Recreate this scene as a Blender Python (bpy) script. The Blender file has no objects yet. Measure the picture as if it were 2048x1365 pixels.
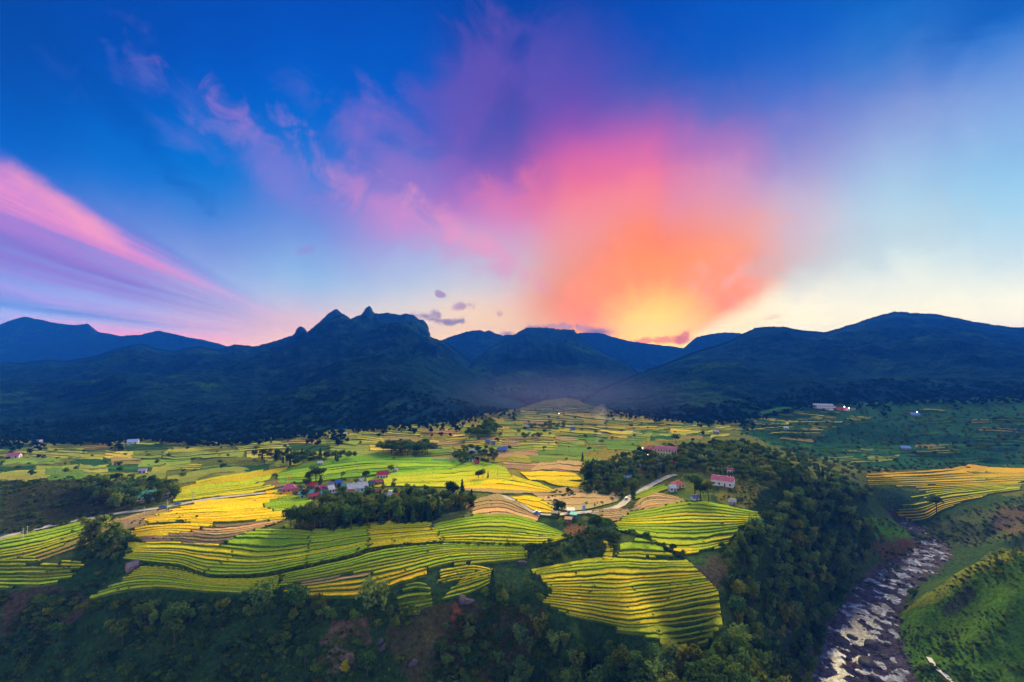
import bpy, bmesh, math, random
import numpy as np
from mathutils import Vector, Matrix

# ------------------------------------------------------------------ camera, sky, sun, exposure
SC = bpy.context.scene
COL = SC.collection
R = math.radians
FPX, CX, CY, HZN = 910.0, 1024.0, 682.5, 740.0       # focal length and horizon row for a frame 2048 wide
CAMZ = 85.0
PITCH = math.atan((HZN - CY) / FPX)

cam_d = bpy.data.cameras.new("camera")
cam_d.sensor_width = 36.0
cam_d.lens = FPX / 2048 * 36.0
cam_d.clip_start, cam_d.clip_end = 1.0, 20000.0
cam = bpy.data.objects.new("camera", cam_d)
COL.objects.link(cam)
cam.location = (0, 0, CAMZ)
cam.rotation_euler = (math.pi / 2 + PITCH, 0, 0)
SC.camera = cam

SC.view_settings.view_transform = 'Standard'
SC.view_settings.look = 'None'
SC.view_settings.exposure = 1.5
SC.view_settings.gamma = 1.0
SC.view_settings.use_curve_mapping = False
SC.cycles.use_denoising = True
SC.cycles.max_bounces = 5
SC.cycles.diffuse_bounces = 2
SC.cycles.glossy_bounces = 2
SC.cycles.transmission_bounces = 2
SC.cycles.transparent_max_bounces = 6
SC.cycles.volume_bounces = 0
SC.cycles.use_adaptive_sampling = True
SC.cycles.adaptive_threshold = 0.02
SC.cycles.caustics_reflective = False
SC.cycles.caustics_refractive = False

SUN_AZ, SUN_EL = 18.5, 9.0      # the glow behind the pass


def lin(c):
    return tuple(((v / 255) / 12.92 if v / 255 <= 0.04045 else ((v / 255 + 0.055) / 1.055) ** 2.4) for v in c[:3])


def pray(px, py):
    """direction of the sight line through a point of a 2048 x 1365 frame"""
    px = np.asarray(px, float); py = np.asarray(py, float)
    a = (px - CX) / FPX; b = (CY - py) / FPX
    c, s = math.cos(PITCH), math.sin(PITCH)
    return np.stack([a + 0 * b, c - b * s + 0 * a, s + b * c + 0 * a], -1)


def azel(px, py):
    d = pray(px, py)
    return (np.degrees(np.arctan2(d[..., 0], d[..., 1])),
            np.degrees(np.arctan2(d[..., 2], np.hypot(d[..., 0], d[..., 1]))))


class NT:
    """small helper that writes node trees"""
    def __init__(s, tree):
        s.t = tree; tree.nodes.clear()

    def n(s, typ, **kw):
        nd = s.t.nodes.new(typ)
        for k, v in kw.items():
            setattr(nd, k, v)
        return nd

    def put(s, sock, v):
        if isinstance(v, bpy.types.NodeSocket):
            s.t.links.new(v, sock)
        elif v is not None:
            if isinstance(v, (tuple, list)) and len(v) == 3 and sock.type == 'RGBA':
                v = (*v, 1)
            sock.default_value = v

    def m(s, op, a, b=None, c=None, clamp=False):
        nd = s.n('ShaderNodeMath', operation=op, use_clamp=clamp)
        for i, v in enumerate((a, b, c)):
            s.put(nd.inputs[i], v)
        return nd.outputs[0]

    def mr(s, v, a, b, c=0.0, d=1.0, kind='SMOOTHSTEP'):
        nd = s.n('ShaderNodeMapRange', interpolation_type=kind, clamp=True)
        for i, x in enumerate((v, a, b, c, d)):
            s.put(nd.inputs[i], x)
        return nd.outputs[0]

    def mix(s, f, a, b, blend='MIX'):
        nd = s.n('ShaderNodeMix', data_type='RGBA', blend_type=blend)
        s.put(nd.inputs[0], f); s.put(nd.inputs[6], a); s.put(nd.inputs[7], b)
        return nd.outputs[2]

    def ramp(s, f, stops, interp='LINEAR'):
        nd = s.n('ShaderNodeValToRGB')
        cr = nd.color_ramp; cr.interpolation = interp
        while len(cr.elements) > 1:
            cr.elements.remove(cr.elements[-1])
        for i, (p, c) in enumerate(stops):
            e = cr.elements[0] if i == 0 else cr.elements.new(min(max(p, 0), 1))
            e.position = min(max(p, 0), 1)
            e.color = (*c, 1) if len(c) == 3 else c
        s.put(nd.inputs[0], f)
        return nd.outputs[0]

    def noise(s, vec, scale, detail=4, rough=0.55, dist=0.0, out=0, lac=2.0):
        nd = s.n('ShaderNodeTexNoise')
        s.put(nd.inputs['Vector'], vec)
        nd.inputs['Scale'].default_value = scale
        nd.inputs['Detail'].default_value = detail
        nd.inputs['Roughness'].default_value = rough
        nd.inputs['Lacunarity'].default_value = lac
        nd.inputs['Distortion'].default_value = dist
        return nd.outputs[out]

    def comb(s, x, y, z=0.0):
        nd = s.n('ShaderNodeCombineXYZ')
        for i, v in enumerate((x, y, z)):
            s.put(nd.inputs[i], v)
        return nd.outputs[0]

    def sep(s, v):
        nd = s.n('ShaderNodeSeparateXYZ'); s.put(nd.inputs[0], v)
        return nd.outputs


HAZE_COL = (0.012, 0.16, 1.0, 1)
HAZE_DEN = 0.00013
HAZE_ANI = -0.2
HAZE_TOP, HAZE_FAR, HAZE_SIDE = 530.0, 4800.0, 5600.0
HAZE_L = (0.02, 0.09, 0.44)      # light the haze itself sends to the eye when thick


GAIN = 2.828                         # what the exposure makes of a radiance of one
SKYK = 5.0                         # the node tree works in fifths so that ramps can hold bright values


def outside(c, px, py):
    """radiance of the sky beyond the haze that shows as colour c on the sight line (px, py)"""
    d = pray(px, min(py, 735)); d = d / np.linalg.norm(d)
    s = min((HAZE_TOP - CAMZ) / max(d[2], 1e-4), HAZE_FAR / d[1], HAZE_SIDE / max(abs(d[0]), 1e-4))
    t = math.exp(-HAZE_DEN * s)
    return tuple(min(max(v - l * (1 - t), 0.0) / t, 6.0) / SKYK for v, l in zip(lin(c), HAZE_L))


def build_world():
    w = bpy.data.worlds.new("World"); SC.world = w
    w.use_nodes = True
    w.cycles.sampling_method = 'MANUAL'
    w.cycles.sample_map_resolution = 512
    T = NT(w.node_tree)
    out = T.n('ShaderNodeOutputWorld'); bg = T.n('ShaderNodeBackground')
    T.t.links.new(bg.outputs[0], out.inputs[0])
    d = T.n('ShaderNodeTexCoord').outputs['Generated']
    x, y, z = T.sep(d)[:3]
    deg = 180 / math.pi
    az = T.m('MULTIPLY', T.m('ARCTAN2', x, y), deg)
    el = T.m('MULTIPLY', T.m('ARCSINE', z), deg)
    # streaky warping so that no gradient stays ruler smooth
    big = T.noise(d, 6.0, 5, 0.58, 0.6)
    mid = T.noise(d, 15.0, 4, 0.6, 0.6)
    fin = T.noise(d, 34.0, 3, 0.6, 0.4)
    low = T.noise(d, 3.0, 2, 0.5, 0.0)
    bb = T.m('SUBTRACT', big, 0.5); mm = T.m('SUBTRACT', mid, 0.5); ll = T.m('SUBTRACT', low, 0.5)
    wa = T.mr(el, 0.0, 25.0, 0.25, 1.0, 'LINEAR')
    wv = T.m('ADD', T.m('MULTIPLY', bb, 7.0), T.m('MULTIPLY', mm, 2.5))
    azw = T.m('MULTIPLY_ADD', wv, wa, az)
    wv2 = T.m('ADD', T.m('MULTIPLY', ll, 5.0), T.m('MULTIPLY', T.m('ADD', mm, bb), 2.2))
    elw = T.m('MULTIPLY_ADD', wv2, wa, el)
    # ---- clear evening sky, one vertical gradient every few degrees of azimuth
    cols = SKY_COLUMNS
    E0, E1 = -3.0, 47.0
    te = T.mr(elw, E0, E1, 0.0, 1.0, 'LINEAR')
    res = None; prev = None
    for px, stops in cols:
        st = []
        for py, c in stops:
            a, e = azel(px, py)
            st.append(((float(e) - E0) / (E1 - E0), outside(c, px, py)))
        st.append((0.985, tuple(v / SKYK for v in lin((2, 64, 156)))))
        st.sort(key=lambda q: q[0])
        rc = T.ramp(te, st, 'B_SPLINE')
        a = float(azel(px, 500)[0])
        if res is None:
            res = rc
        else:
            res = T.mix(T.mr(azw, prev, a, 0, 1, 'SMOOTHSTEP'), res, rc)
        prev = a

    def pos(px, py):
        a, e = azel(px, py); return float(a), float(e)

    # ---- streaks that fan out on the left
    a0, e0 = pos(735, 698)
    dx = T.m('SUBTRACT', a0, az); dy = T.m('SUBTRACT', el, e0)
    rr = T.m('SQRT', T.m('ADD', T.m('MULTIPLY', dx, dx), T.m('MULTIPLY', dy, dy)))
    th = T.m('MULTIPLY', T.m('ARCTAN2', dy, dx), deg)
    sn = T.noise(T.comb(T.m('MULTIPLY', th, 0.30), T.m('MULTIPLY', rr, 0.045), 3.7), 1.0, 6, 0.62, 0.35)
    th2 = T.m('ADD', th, T.m('MULTIPLY', T.m('SUBTRACT', sn, 0.5), 7.0))
    sn2 = T.noise(T.comb(T.m('MULTIPLY', th, 0.9), T.m('MULTIPLY', rr, 0.06), 9.1), 1.0, 5, 0.6, 0.2)
    T0, T1 = -6.0, 36.0
    def th_of(px, py):
        a, e = pos(px, py); return math.degrees(math.atan2(e - e0, a0 - a))
    cst, ast = [], []
    for px, py, c, al in STREAKS:
        t = (th_of(px, py) - T0) / (T1 - T0)
        cst.append((t, outside(c, 250, py + (690 - py) * 0.35))); ast.append((t, (al, al, al)))
    cst.sort(key=lambda q: q[0]); ast.sort(key=lambda q: q[0])
    tt = T.mr(th2, T0, T1, 0, 1, 'LINEAR')
    sc_ = T.ramp(tt, cst, 'LINEAR'); sa = T.ramp(tt, ast, 'LINEAR')
    sa = T.m('MULTIPLY', sa, T.mr(rr, 5.0, 27.0, 0.0, 0.95))
    sa = T.m('MULTIPLY', sa, T.mr(az, -12.0, -24.0, 0.0, 1.0))
    sa = T.m('MULTIPLY', sa, T.mr(sn2, 0.30, 0.62, 0.55, 1.0))
    sa = T.m('MULTIPLY', sa, T.mr(az, -90.0, -60.0, 0.0, 1.0))
    res = T.mix(sa, res, sc_)

    # ---- glow fan above the pass
    g0, h0 = pos(1318, 706)
    gx = T.m('SUBTRACT', az, g0); gy = T.m('SUBTRACT', el, h0)
    gn = big
    gq = T.m('MULTIPLY', gx, 0.92)
    gr = T.m('SQRT', T.m('ADD', T.m('MULTIPLY', gq, gq), T.m('MULTIPLY', gy, gy)))
    gt = T.m('MULTIPLY', T.m('ARCTAN2', gy, gx), deg)
    gt = T.m('ADD', gt, T.m('MULTIPLY', T.m('SUBTRACT', gn, 0.5), 16.0))
    g2 = T.m('ADD', gr, T.m('MULTIPLY', T.m('SUBTRACT', gn, 0.5), T.mr(gr, 2.0, 20.0, 1.0, 9.0, 'LINEAR')))
    gs = T.noise(T.comb(T.m('MULTIPLY', gt, 0.11), T.m('MULTIPLY', gr, 0.07), 5.3), 1.0, 5, 0.62, 0.5)
    g2 = T.m('ADD', g2, T.m('MULTIPLY', T.m('SUBTRACT', gs, 0.5), T.mr(gr, 3.0, 14.0, 0.2, 4.5, 'LINEAR')))
    gcol = T.ramp(T.mr(g2, 0.0, 30.0, 0, 1, 'LINEAR'), [(p / 30, tuple(v * (1.6 if p < 8 else 1.3 if p < 13 else 1.0) for v in outside(c, 1318, 690 - p * 16))) for p, c in GLOW], 'LINEAR')
    ga = T.m('MULTIPLY', T.mr(gt, 22.0, 36.0, 0.0, 1.0), T.mr(gt, 179.0, 150.0, 0.0, 1.0))
    ga = T.m('MULTIPLY', ga, T.mr(gr, 8.0, 23.0, 1.0, 0.0))
    ga = T.m('MULTIPLY', ga, T.mr(az, 90.0, 70.0, 0.0, 0.95))
    res = T.mix(ga, res, gcol)

    # ---- cloud tufts: rotated soft ellipses broken up by noise
    nn = {'f': fin, 'm': mid, 'b': big}
    ae = T.comb(az, el, 0.0)
    for px, py, rx, ry, rot, c, al, kind, lo, hi in TUFTS:
        a, e = pos(px, py)
        mp = T.n('ShaderNodeMapping', vector_type='TEXTURE')
        T.put(mp.inputs['Vector'], ae)
        mp.inputs['Location'].default_value = (a, e, 0)
        mp.inputs['Rotation'].default_value = (0, 0, R(rot))
        mp.inputs['Scale'].default_value = (rx / 1024 * 50, ry / 1024 * 50, 1)
        ln = T.n('ShaderNodeVectorMath', operation='LENGTH'); T.put(ln.inputs[0], mp.outputs[0])
        q = ln.outputs['Value']
        if kind:
            msk = T.mr(T.m('MULTIPLY_ADD', q, -0.26, nn[kind]), lo - 0.26, hi - 0.20, 0.0, al)
        else:
            msk = T.mr(T.m('MULTIPLY_ADD', mm, 0.9, q), 0.0, 1.0, al, 0.0)
        res = T.mix(msk, res, outside(c, px, py))

    # ---- the sky behind the camera: even, pale, lilac near the ground
    back = T.ramp(T.mr(el, -3.0, 90.0, 0, 1, 'LINEAR'),
                  [(0.0, BACK[0]), (0.18, BACK[1]), (0.45, BACK[2]), (0.75, BACK[3]), (1.0, BACK[4])], 'LINEAR')
    aaz = T.m('ABSOLUTE', az)
    bm = T.mr(aaz, 50.0, 120.0, 0.0, 1.0)
    bm = T.m('MAXIMUM', bm, T.mr(el, 44.0, 66.0, 0.0, 1.0))
    res = T.mix(bm, res, back)
    # a little of the physical sky on top of it
    sky = T.n('ShaderNodeTexSky', sky_type='NISHITA', sun_disc=False)
    sky.sun_elevation = R(SUN_EL); sky.sun_rotation = R(SUN_AZ)
    add = T.mix(1.0, res, T.mix(1.0, sky.outputs[0], (NISH, NISH, NISH), 'MULTIPLY'), 'ADD')
    T.put(bg.inputs[0], add)
    bg.inputs[1].default_value = SKYK / GAIN


NISH = 0.0002
BACK = [tuple(v / SKYK for v in c) for c in ((1.2, 1.12, 1.05), (1.1, 1.05, 1.02), (0.82, 0.86, 0.98), (0.32, 0.46, 0.80), (0.10, 0.24, 0.65))]
SKY_COLUMNS = [
    (0, [(0, (0, 72, 165)), (100, (0, 75, 168)), (200, (2, 85, 180)), (300, (0, 98, 195)), (380, (40, 110, 200)), (470, (110, 130, 205)), (560, (130, 150, 215)), (620, (140, 175, 228)), (680, (190, 190, 220))]),
    (220, [(0, (0, 72, 172)), (100, (0, 76, 175)), (200, (0, 90, 190)), (300, (0, 108, 202)), (380, (30, 115, 206)), (470, (110, 135, 208)), (560, (140, 160, 220)), (620, (160, 180, 225)), (680, (235, 180, 195))]),
    (400, [(0, (0, 75, 180)), (100, (0, 80, 185)), (200, (0, 92, 195)), (300, (0, 110, 205)), (360, (10, 116, 206)), (420, (60, 128, 210)), (480, (115, 142, 212)), (540, (145, 165, 218)), (600, (170, 190, 225)), (640, (215, 185, 205)), (680, (245, 180, 185))]),
    (600, [(0, (0, 75, 182)), (100, (0, 84, 190)), (200, (0, 95, 200)), (300, (10, 108, 205)), (380, (80, 124, 210)), (450, (115, 145, 215)), (500, (130, 165, 220)), (560, (150, 190, 225)), (610, (200, 190, 210)), (650, (240, 190, 190)), (690, (250, 205, 185))]),
    (800, [(0, (0, 76, 180)), (100, (0, 84, 190)), (200, (0, 92, 198)), (260, (30, 95, 195)), (320, (75, 104, 198)), (380, (130, 118, 200)), (430, (175, 138, 205)), (480, (165, 160, 215)), (540, (168, 188, 222)), (590, (200, 205, 215)), (640, (240, 212, 190)), (690, (250, 212, 175))]),
    (1000, [(0, (0, 68, 165)), (60, (16, 66, 165)), (120, (55, 70, 170)), (200, (80, 75, 170)), (260, (75, 80, 175)), (320, (110, 85, 177)), (380, (165, 100, 185)), (430, (210, 125, 185)), (480, (212, 155, 195)), (530, (190, 180, 205)), (580, (205, 205, 210)), (620, (240, 205, 180)), (670, (252, 208, 165))]),
    (1150, [(0, (0, 68, 168)), (60, (30, 70, 170)), (120, (75, 75, 175)), (200, (110, 78, 175)), (260, (155, 85, 175)), (310, (205, 98, 168)), (360, (235, 112, 150)), (410, (245, 130, 145)), (460, (240, 150, 160)), (510, (225, 170, 170)), (560, (225, 185, 165)), (610, (245, 180, 140)), (660, (255, 190, 120)), (700, (255, 200, 100))]),
    (1300, [(0, (0, 76, 180)), (80, (0, 78, 182)), (140, (40, 85, 180)), (200, (90, 90, 180)), (260, (150, 95, 180)), (310, (215, 105, 170)), (360, (248, 125, 145)), (410, (242, 142, 150)), (460, (250, 145, 125)), (520, (255, 150, 95)), (580, (255, 180, 90)), (640, (255, 215, 110)), (700, (255, 225, 130))]),
    (1450, [(0, (0, 85, 190)), (100, (0, 88, 190)), (160, (40, 95, 190)), (240, (100, 108, 190)), (290, (150, 115, 190)), (340, (195, 135, 190)), (400, (215, 155, 185)), (450, (225, 170, 175)), (500, (240, 185, 165)), (550, (250, 205, 165)), (600, (255, 230, 180)), (650, (255, 236, 190)), (700, (255, 236, 180))]),
    (1600, [(0, (0, 88, 192)), (100, (15, 95, 195)), (180, (60, 110, 200)), (250, (110, 120, 200)), (320, (150, 145, 205)), (380, (185, 170, 205)), (430, (200, 188, 208)), (480, (205, 200, 210)), (530, (205, 212, 212)), (570, (228, 228, 215)), (610, (252, 240, 215)), (660, (255, 242, 205))]),
    (1800, [(0, (0, 100, 195)), (80, (40, 115, 200)), (150, (90, 130, 205)), (220, (130, 150, 210)), (300, (150, 175, 220)), (370, (165, 200, 225)), (430, (180, 210, 225)), (490, (195, 220, 225)), (550, (225, 232, 222)), (600, (245, 240, 220)), (650, (252, 238, 205))]),
    (2048, [(0, (0, 95, 190)), (60, (50, 120, 205)), (130, (110, 150, 215)), (200, (130, 165, 220)), (280, (140, 185, 225)), (360, (155, 205, 232)), (440, (175, 212, 230)), (520, (205, 222, 225)), (580, (230, 235, 222)), (650, (252, 238, 210))]),
]
STREAKS = [  # px, py, colour, opacity: where a streak crosses the frame's left part
    (0, 285, (40, 105, 205), 0.0), (0, 325, (110, 112, 208), 0.55), (0, 365, (215, 135, 208), 0.9), (0, 400, (235, 140, 195), 0.95),
    (0, 440, (180, 120, 200), 0.9), (0, 485, (135, 108, 195), 0.9), (0, 530, (150, 122, 205), 0.8), (0, 558, (150, 150, 220), 0.6),
    (0, 580, (170, 145, 215), 0.7), (0, 600, (85, 125, 205), 0.8), (0, 622, (140, 160, 222), 0.6), (0, 645, (235, 150, 195), 0.9),
    (0, 668, (250, 165, 185), 0.9), (0, 690, (240, 185, 195), 0.4)]
GLOW = [(0, (255, 196, 0)), (4.4, (255, 180, 0)), (6.8, (255, 154, 0)), (8.8, (255, 134, 0)), (11.2, (255, 128, 20)), (14.0, (255, 128, 80)), (18.0, (248, 130, 120)), (22.0, (232, 122, 150)), (30, (200, 106, 172))]
TUFTS = [  # px, py, half width, half height, turn, colour, opacity, noise, low, high
    (800, 330, 260, 90, -28, (180, 122, 198), 0.42, 'b', 0.40, 0.72),
    (930, 220, 190, 110, 35, (125, 88, 182), 0.45, 'b', 0.40, 0.70),
    (560, 350, 220, 70, -30, (150, 125, 207), 0.42, 'b', 0.40, 0.72),
    (760, 410, 290, 52, -24, (220, 140, 198), 0.5, 'm', 0.38, 0.76),
    (930, 470, 190, 34, -28, (240, 155, 188), 0.5, 'm', 0.36, 0.74),
    (1010, 400, 90, 60, 0, (240, 130, 165), 0.35, 'm', 0.40, 0.66),
    (450, 262, 64, 18, -8, (115, 118, 204), 0.5, 'f', 0.42, 0.66),
    (500, 262, 18, 22, 0, (125, 118, 202), 0.4, 'f', 0.38, 0.62),
    (275, 128, 40, 24, -35, (80, 98, 192), 0.34, 'f', 0.46, 0.66),
    (228, 128, 12, 34, 20, (60, 94, 192), 0.3, 'f', 0.42, 0.62),
    (300, 165, 22, 18, 0, (80, 100, 193), 0.34, 'f', 0.40, 0.62),
    (140, 150, 45, 20, -38, (40, 88, 188), 0.3, 'f', 0.44, 0.66),
    (120, 110, 210, 34, -40, (4, 66, 150), 0.18, 'm', 0.36, 0.66),
    (230, 220, 150, 22, -42, (0, 78, 172), 0.10, 'm', 0.38, 0.66),
    (150, 430, 130, 32, -34, (255, 160, 185), 0.85, None, 0, 1),
    (60, 390, 130, 36, -25, (240, 145, 195), 0.5, None, 0, 1),
    (605, 502, 24, 11, 20, (150, 130, 195), 0.55, 'f', 0.42, 0.68),
    (850, 632, 40, 11, 6, (130, 115, 168), 0.8, 'f', 0.38, 0.66),
    (900, 645, 42, 9, 0, (115, 105, 160), 0.8, 'f', 0.40, 0.66),
    (922, 612, 30, 9, 4, (165, 130, 172), 0.75, 'f', 0.40, 0.66),
    (880, 588, 12, 7, 0, (160, 130, 175), 0.8, 'f', 0.40, 0.54),
    (1000, 628, 8, 8, 0, (190, 150, 165), 0.6, 'f', 0.40, 0.54),
    (1195, 664, 60, 15, -4, (130, 110, 160), 0.95, None, 0, 1),
    (1015, 668, 30, 10, 0, (120, 110, 175), 0.8, None, 0, 1),
    (1110, 655, 60, 8, 0, (165, 130, 170), 0.7, 'f', 0.34, 0.52),
    (1310, 682, 75, 9, 3, (225, 120, 50), 0.8, 'f', 0.35, 0.56),
    (1366, 675, 15, 8, 40, (215, 110, 50), 0.85, 'f', 0.32, 0.48),
    (1545, 635, 22, 6, 10, (235, 200, 175), 0.6, 'f', 0.40, 0.54),
    (1180, 330, 170, 60, 10, (225, 105, 160), 0.25, 'm', 0.36, 0.72),
    (1430, 290, 120, 50, -20, (185, 110, 180), 0.3, 'm', 0.38, 0.72),
    (1100, 140, 200, 90, 0, (95, 80, 178), 0.35, 'b', 0.38, 0.70),
    (1330, 560, 200, 40, 22, (255, 150, 60), 0.3, 'm', 0.36, 0.70),
    (1680, 500, 260, 60, 12, (185, 195, 205), 0.28, 'm', 0.44, 0.70),
]
build_world()

sun_d = bpy.data.lights.new("sun", 'SUN')
sun_d.energy = 4.9
sun_d.angle = R(30)
sun_d.color = (1.0, 0.79, 0.33)
sun = bpy.data.objects.new("sun", sun_d); COL.objects.link(sun)
sa_, se_ = R(SUN_AZ), R(22.0)
to_sun = Vector((math.sin(sa_) * math.cos(se_), math.cos(sa_) * math.cos(se_), math.sin(se_)))
sun.rotation_euler = to_sun.to_track_quat('Z', 'Y').to_euler()

# ------------------------------------------------------------------ the lie of the land
rng = np.random.default_rng(7)
random.seed(7)


def vnoise(x, y, seed=0):
    """smooth value noise in 0..1"""
    x = np.asarray(x, float); y = np.asarray(y, float)
    xi = np.floor(x).astype(np.int64); yi = np.floor(y).astype(np.int64)
    fx = x - xi; fy = y - yi
    fx = fx * fx * fx * (fx * (fx * 6 - 15) + 10); fy = fy * fy * fy * (fy * (fy * 6 - 15) + 10)

    def hsh(a, b):
        n = (a * 374761393 + b * 668265263 + seed * 974634777) & 0xFFFFFFFF
        n = ((n ^ (n >> 13)) * 1274126177) & 0xFFFFFFFF
        n = n ^ (n >> 16)
        return (n & 0xFFFFFF) / float(0xFFFFFF)
    return ((hsh(xi, yi) * (1 - fx) + hsh(xi + 1, yi) * fx) * (1 - fy) +
            (hsh(xi, yi + 1) * (1 - fx) + hsh(xi + 1, yi + 1) * fx) * fy)


def fbm(x, y, oct=4, seed=0, gain=0.5, ridged=False):
    t = 0; a = 1.0; tot = 0
    for o in range(oct):
        n = vnoise(x * 2 ** o + 17.3 * o, y * 2 ** o - 9.1 * o, seed + o)
        if ridged:
            n = 1 - np.abs(2 * n - 1)
        t = t + a * n; tot += a; a *= gain
    return t / tot


def pt(px, py, z):
    d = pray(px, py); k = (z - CAMZ) / d[2]
    return d[0] * k, d[1] * k, z


# heights read off the view: (column, row, height above the village)
CTRL = [
    # village shelf and its terraces
    (580, 1060, 0), (700, 1064, -1), (860, 1045, 0), (950, 1020, 0), (760, 980, 1), (640, 990, 0), (850, 990, 1), (1000, 1000, 0), (1060, 1030, -1),
    (262, 1095, -4), (440, 1095, -3), (570, 1110, -4), (760, 1102, -4.5), (890, 1088, -4), (1050, 1090, -4), (1130, 1080, -5),
    (300, 1140, -9), (420, 1140, -8), (640, 1140, -8), (840, 1130, -8), (1000, 1115, -7.5),
    (190, 1197, -15), (420, 1188, -13), (640, 1192, -13.5), (760, 1180, -12.5), (870, 1170, -12), (960, 1150, -11), (1050, 1130, -9.5),
    (200, 1030, -3), (300, 1035, -2), (400, 1010, -1), (0, 1078, -5), (100, 1055, -4), (330, 1060, -3), (480, 1030, -1), (520, 960, 0), (400, 965, -1.5),
    (60, 1120, -10), (160, 1110, -10), (0, 1175, -17), (140, 1165, -17), (60, 1185, -19), (230, 1120, -12), (200, 1165, -16),
    # near slope, falling away below the drone
    (0, 1260, -27), (200, 1270, -25), (420, 1260, -22), (600, 1260, -22), (800, 1260, -21), (900, 1215, -18), (1000, 1200, -16), (1000, 1275, -25),
    (0, 1365, -38), (250, 1365, -34), (500, 1365, -32), (750, 1365, -31), (1000, 1365, -36), (1200, 1365, -38), (1400, 1365, -42), (850, 1320, -27),
    # front terrace lobe
    (1150, 1120, -8), (1230, 1085, -5), (1300, 1075, -4), (1080, 1150, -10), (1090, 1200, -13.5), (1250, 1180, -11.5), (1380, 1170, -11), (1440, 1235, -15.5),
    (1250, 1240, -15), (1300, 1300, -19.5), (1420, 1290, -19.5), (1150, 1260, -18.5), (1100, 1310, -30), (1370, 1105, -8), (1440, 1095, -8), (1050, 1230, -20),
    # upper right terraces
    (1240, 1040, -1.5), (1380, 1010, 0), (1510, 1045, -3), (1300, 1055, -2.5), (1480, 1080, -6.5), (1180, 1050, -3), (1180, 1090, -8), (1150, 1070, -5),
    # wooded slope to the river
    (1500, 1110, -12), (1490, 1180, -18), (1520, 1250, -28), (1540, 1340, -42), (1600, 1100, -24), (1600, 1180, -36), (1600, 1290, -48), (1680, 1100, -40),
    (1690, 1050, -26), (1620, 1030, -14), (1700, 1000, -12), (1560, 1000, -2), (1640, 960, -4), (1540, 950, 4), (1750, 1040, -34), (1690, 1130, -48), (1770, 1105, -48),
    # river
    (1640, 1365, -54), (1720, 1365, -55), (1830, 1365, -53), (1720, 1280, -54.5), (1745, 1200, -54), (1790, 1150, -53.5), (1850, 1120, -53), (1868, 1095, -52.5), (1840, 1065, -52), (1805, 1046, -51.5),
    # right spur
    (2048, 1085, -5), (1950, 1130, -18), (1850, 1200, -38), (1800, 1235, -49), (2048, 1200, -20), (1940, 1230, -36), (1880, 1262, -47), (1950, 1310, -44),
    (2048, 1270, -32), (2048, 1365, -44), (1860, 1320, -51), (1900, 1365, -51), (1980, 1180, -24),
    # bench above the far bank
    (1750, 955, -22), (1900, 948, -20), (2048, 942, -18), (1900, 1000, -30), (1800, 1010, -36), (1850, 1038, -44), (1960, 1040, -32), (2048, 990, -20), (2048, 1055, -24), (1930, 1085, -48), (1990, 1075, -40),
    # hill village
    (1300, 925, 8), (1350, 905, 9), (1400, 960, 4), (1445, 975, 4), (1250, 965, 1), (1480, 1000, 1), (1550, 930, 7), (1350, 885, 9), (1230, 925, 4), (1180, 960, 0), (1470, 900, 6), (1350, 990, 0), (1270, 1000, -0.5),
    # valley floor
    (1100, 980, -1), (1100, 950, -1), (1100, 910, 1), (1100, 870, 4), (1100, 840, 10), (1120, 815, 18), (1150, 805, 24), (1130, 798, 26), (1000, 830, 14), (1000, 870, 5), (1200, 880, 3), (1200, 840, 12),
    (800, 940, 2), (700, 920, 3), (850, 890, 4), (600, 935, 1), (450, 950, -2), (300, 950, -4), (100, 930, -6), (50, 900, -4), (250, 890, 0), (500, 885, 2), (700, 870, 6), (900, 855, 9), (0, 880, 0), (0, 950, -6),
    (130, 968, 3), (230, 975, 1), (20, 1000, 1), (100, 1040, -4), (330, 985, -3),
    # right side of the valley
    (1560, 890, -8), (1650, 905, -18), (1750, 890, -14), (1640, 828, 14), (1560, 845, 6), (1720, 830, 12), (1800, 860, -2), (1920, 870, -4), (1880, 915, -16), (2000, 900, -10), (2048, 860, 2), (1900, 820, 18), (2048, 815, 26), (1400, 860, 7), (1300, 850, 10), (1450, 840, 11), (1700, 925, -24),
]
cp = np.array([pt(*c) for c in CTRL])
extra = [(-260, 90, -62), (-130, 70, -66), (0, 60, -68), (120, 70, -68), (240, 90, -66), (-330, 150, -40), (-150, 120, -52), (0, 120, -54), (130, 130, -58), (330, 160, -46),
         (-520, 300, -8), (-620, 500, 0), (620, 330, -10), (760, 520, 20), (-700, 800, 20), (-400, 900, 30), (0, 1050, 40), (250, 1000, 45), (500, 1000, 50), (900, 900, 60),
         (-1500, 1500, 50), (0, 1700, 60), (1500, 1500, 70), (-2500, 3500, 70), (0, 4000, 80), (2500, 3500, 80), (0, 5500, 80), (-1000, 600, 10), (1200, 600, 40),
         (340, 300, -52), (300, 270, -53), (280, 250, -50)]
cp = np.vstack([cp, np.array(extra, float)])


def uv(x, y):
    return np.arctan2(x, y) * 1.6, np.log(np.hypot(x, y))


def tps_fit(P, lam=0.002):
    u, v = uv(P[:, 0], P[:, 1])
    n = len(P)
    r2 = (u[:, None] - u) ** 2 + (v[:, None] - v) ** 2
    K = np.where(r2 > 0, 0.5 * r2 * np.log(r2 + 1e-20), 0) + lam * np.eye(n)
    Q = np.stack([np.ones(n), u, v], 1)
    A = np.block([[K, Q], [Q.T, np.zeros((3, 3))]])
    s = np.linalg.solve(A, np.concatenate([P[:, 2], np.zeros(3)]))
    return u, v, s


_tu, _tv, _ts = tps_fit(cp)


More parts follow.
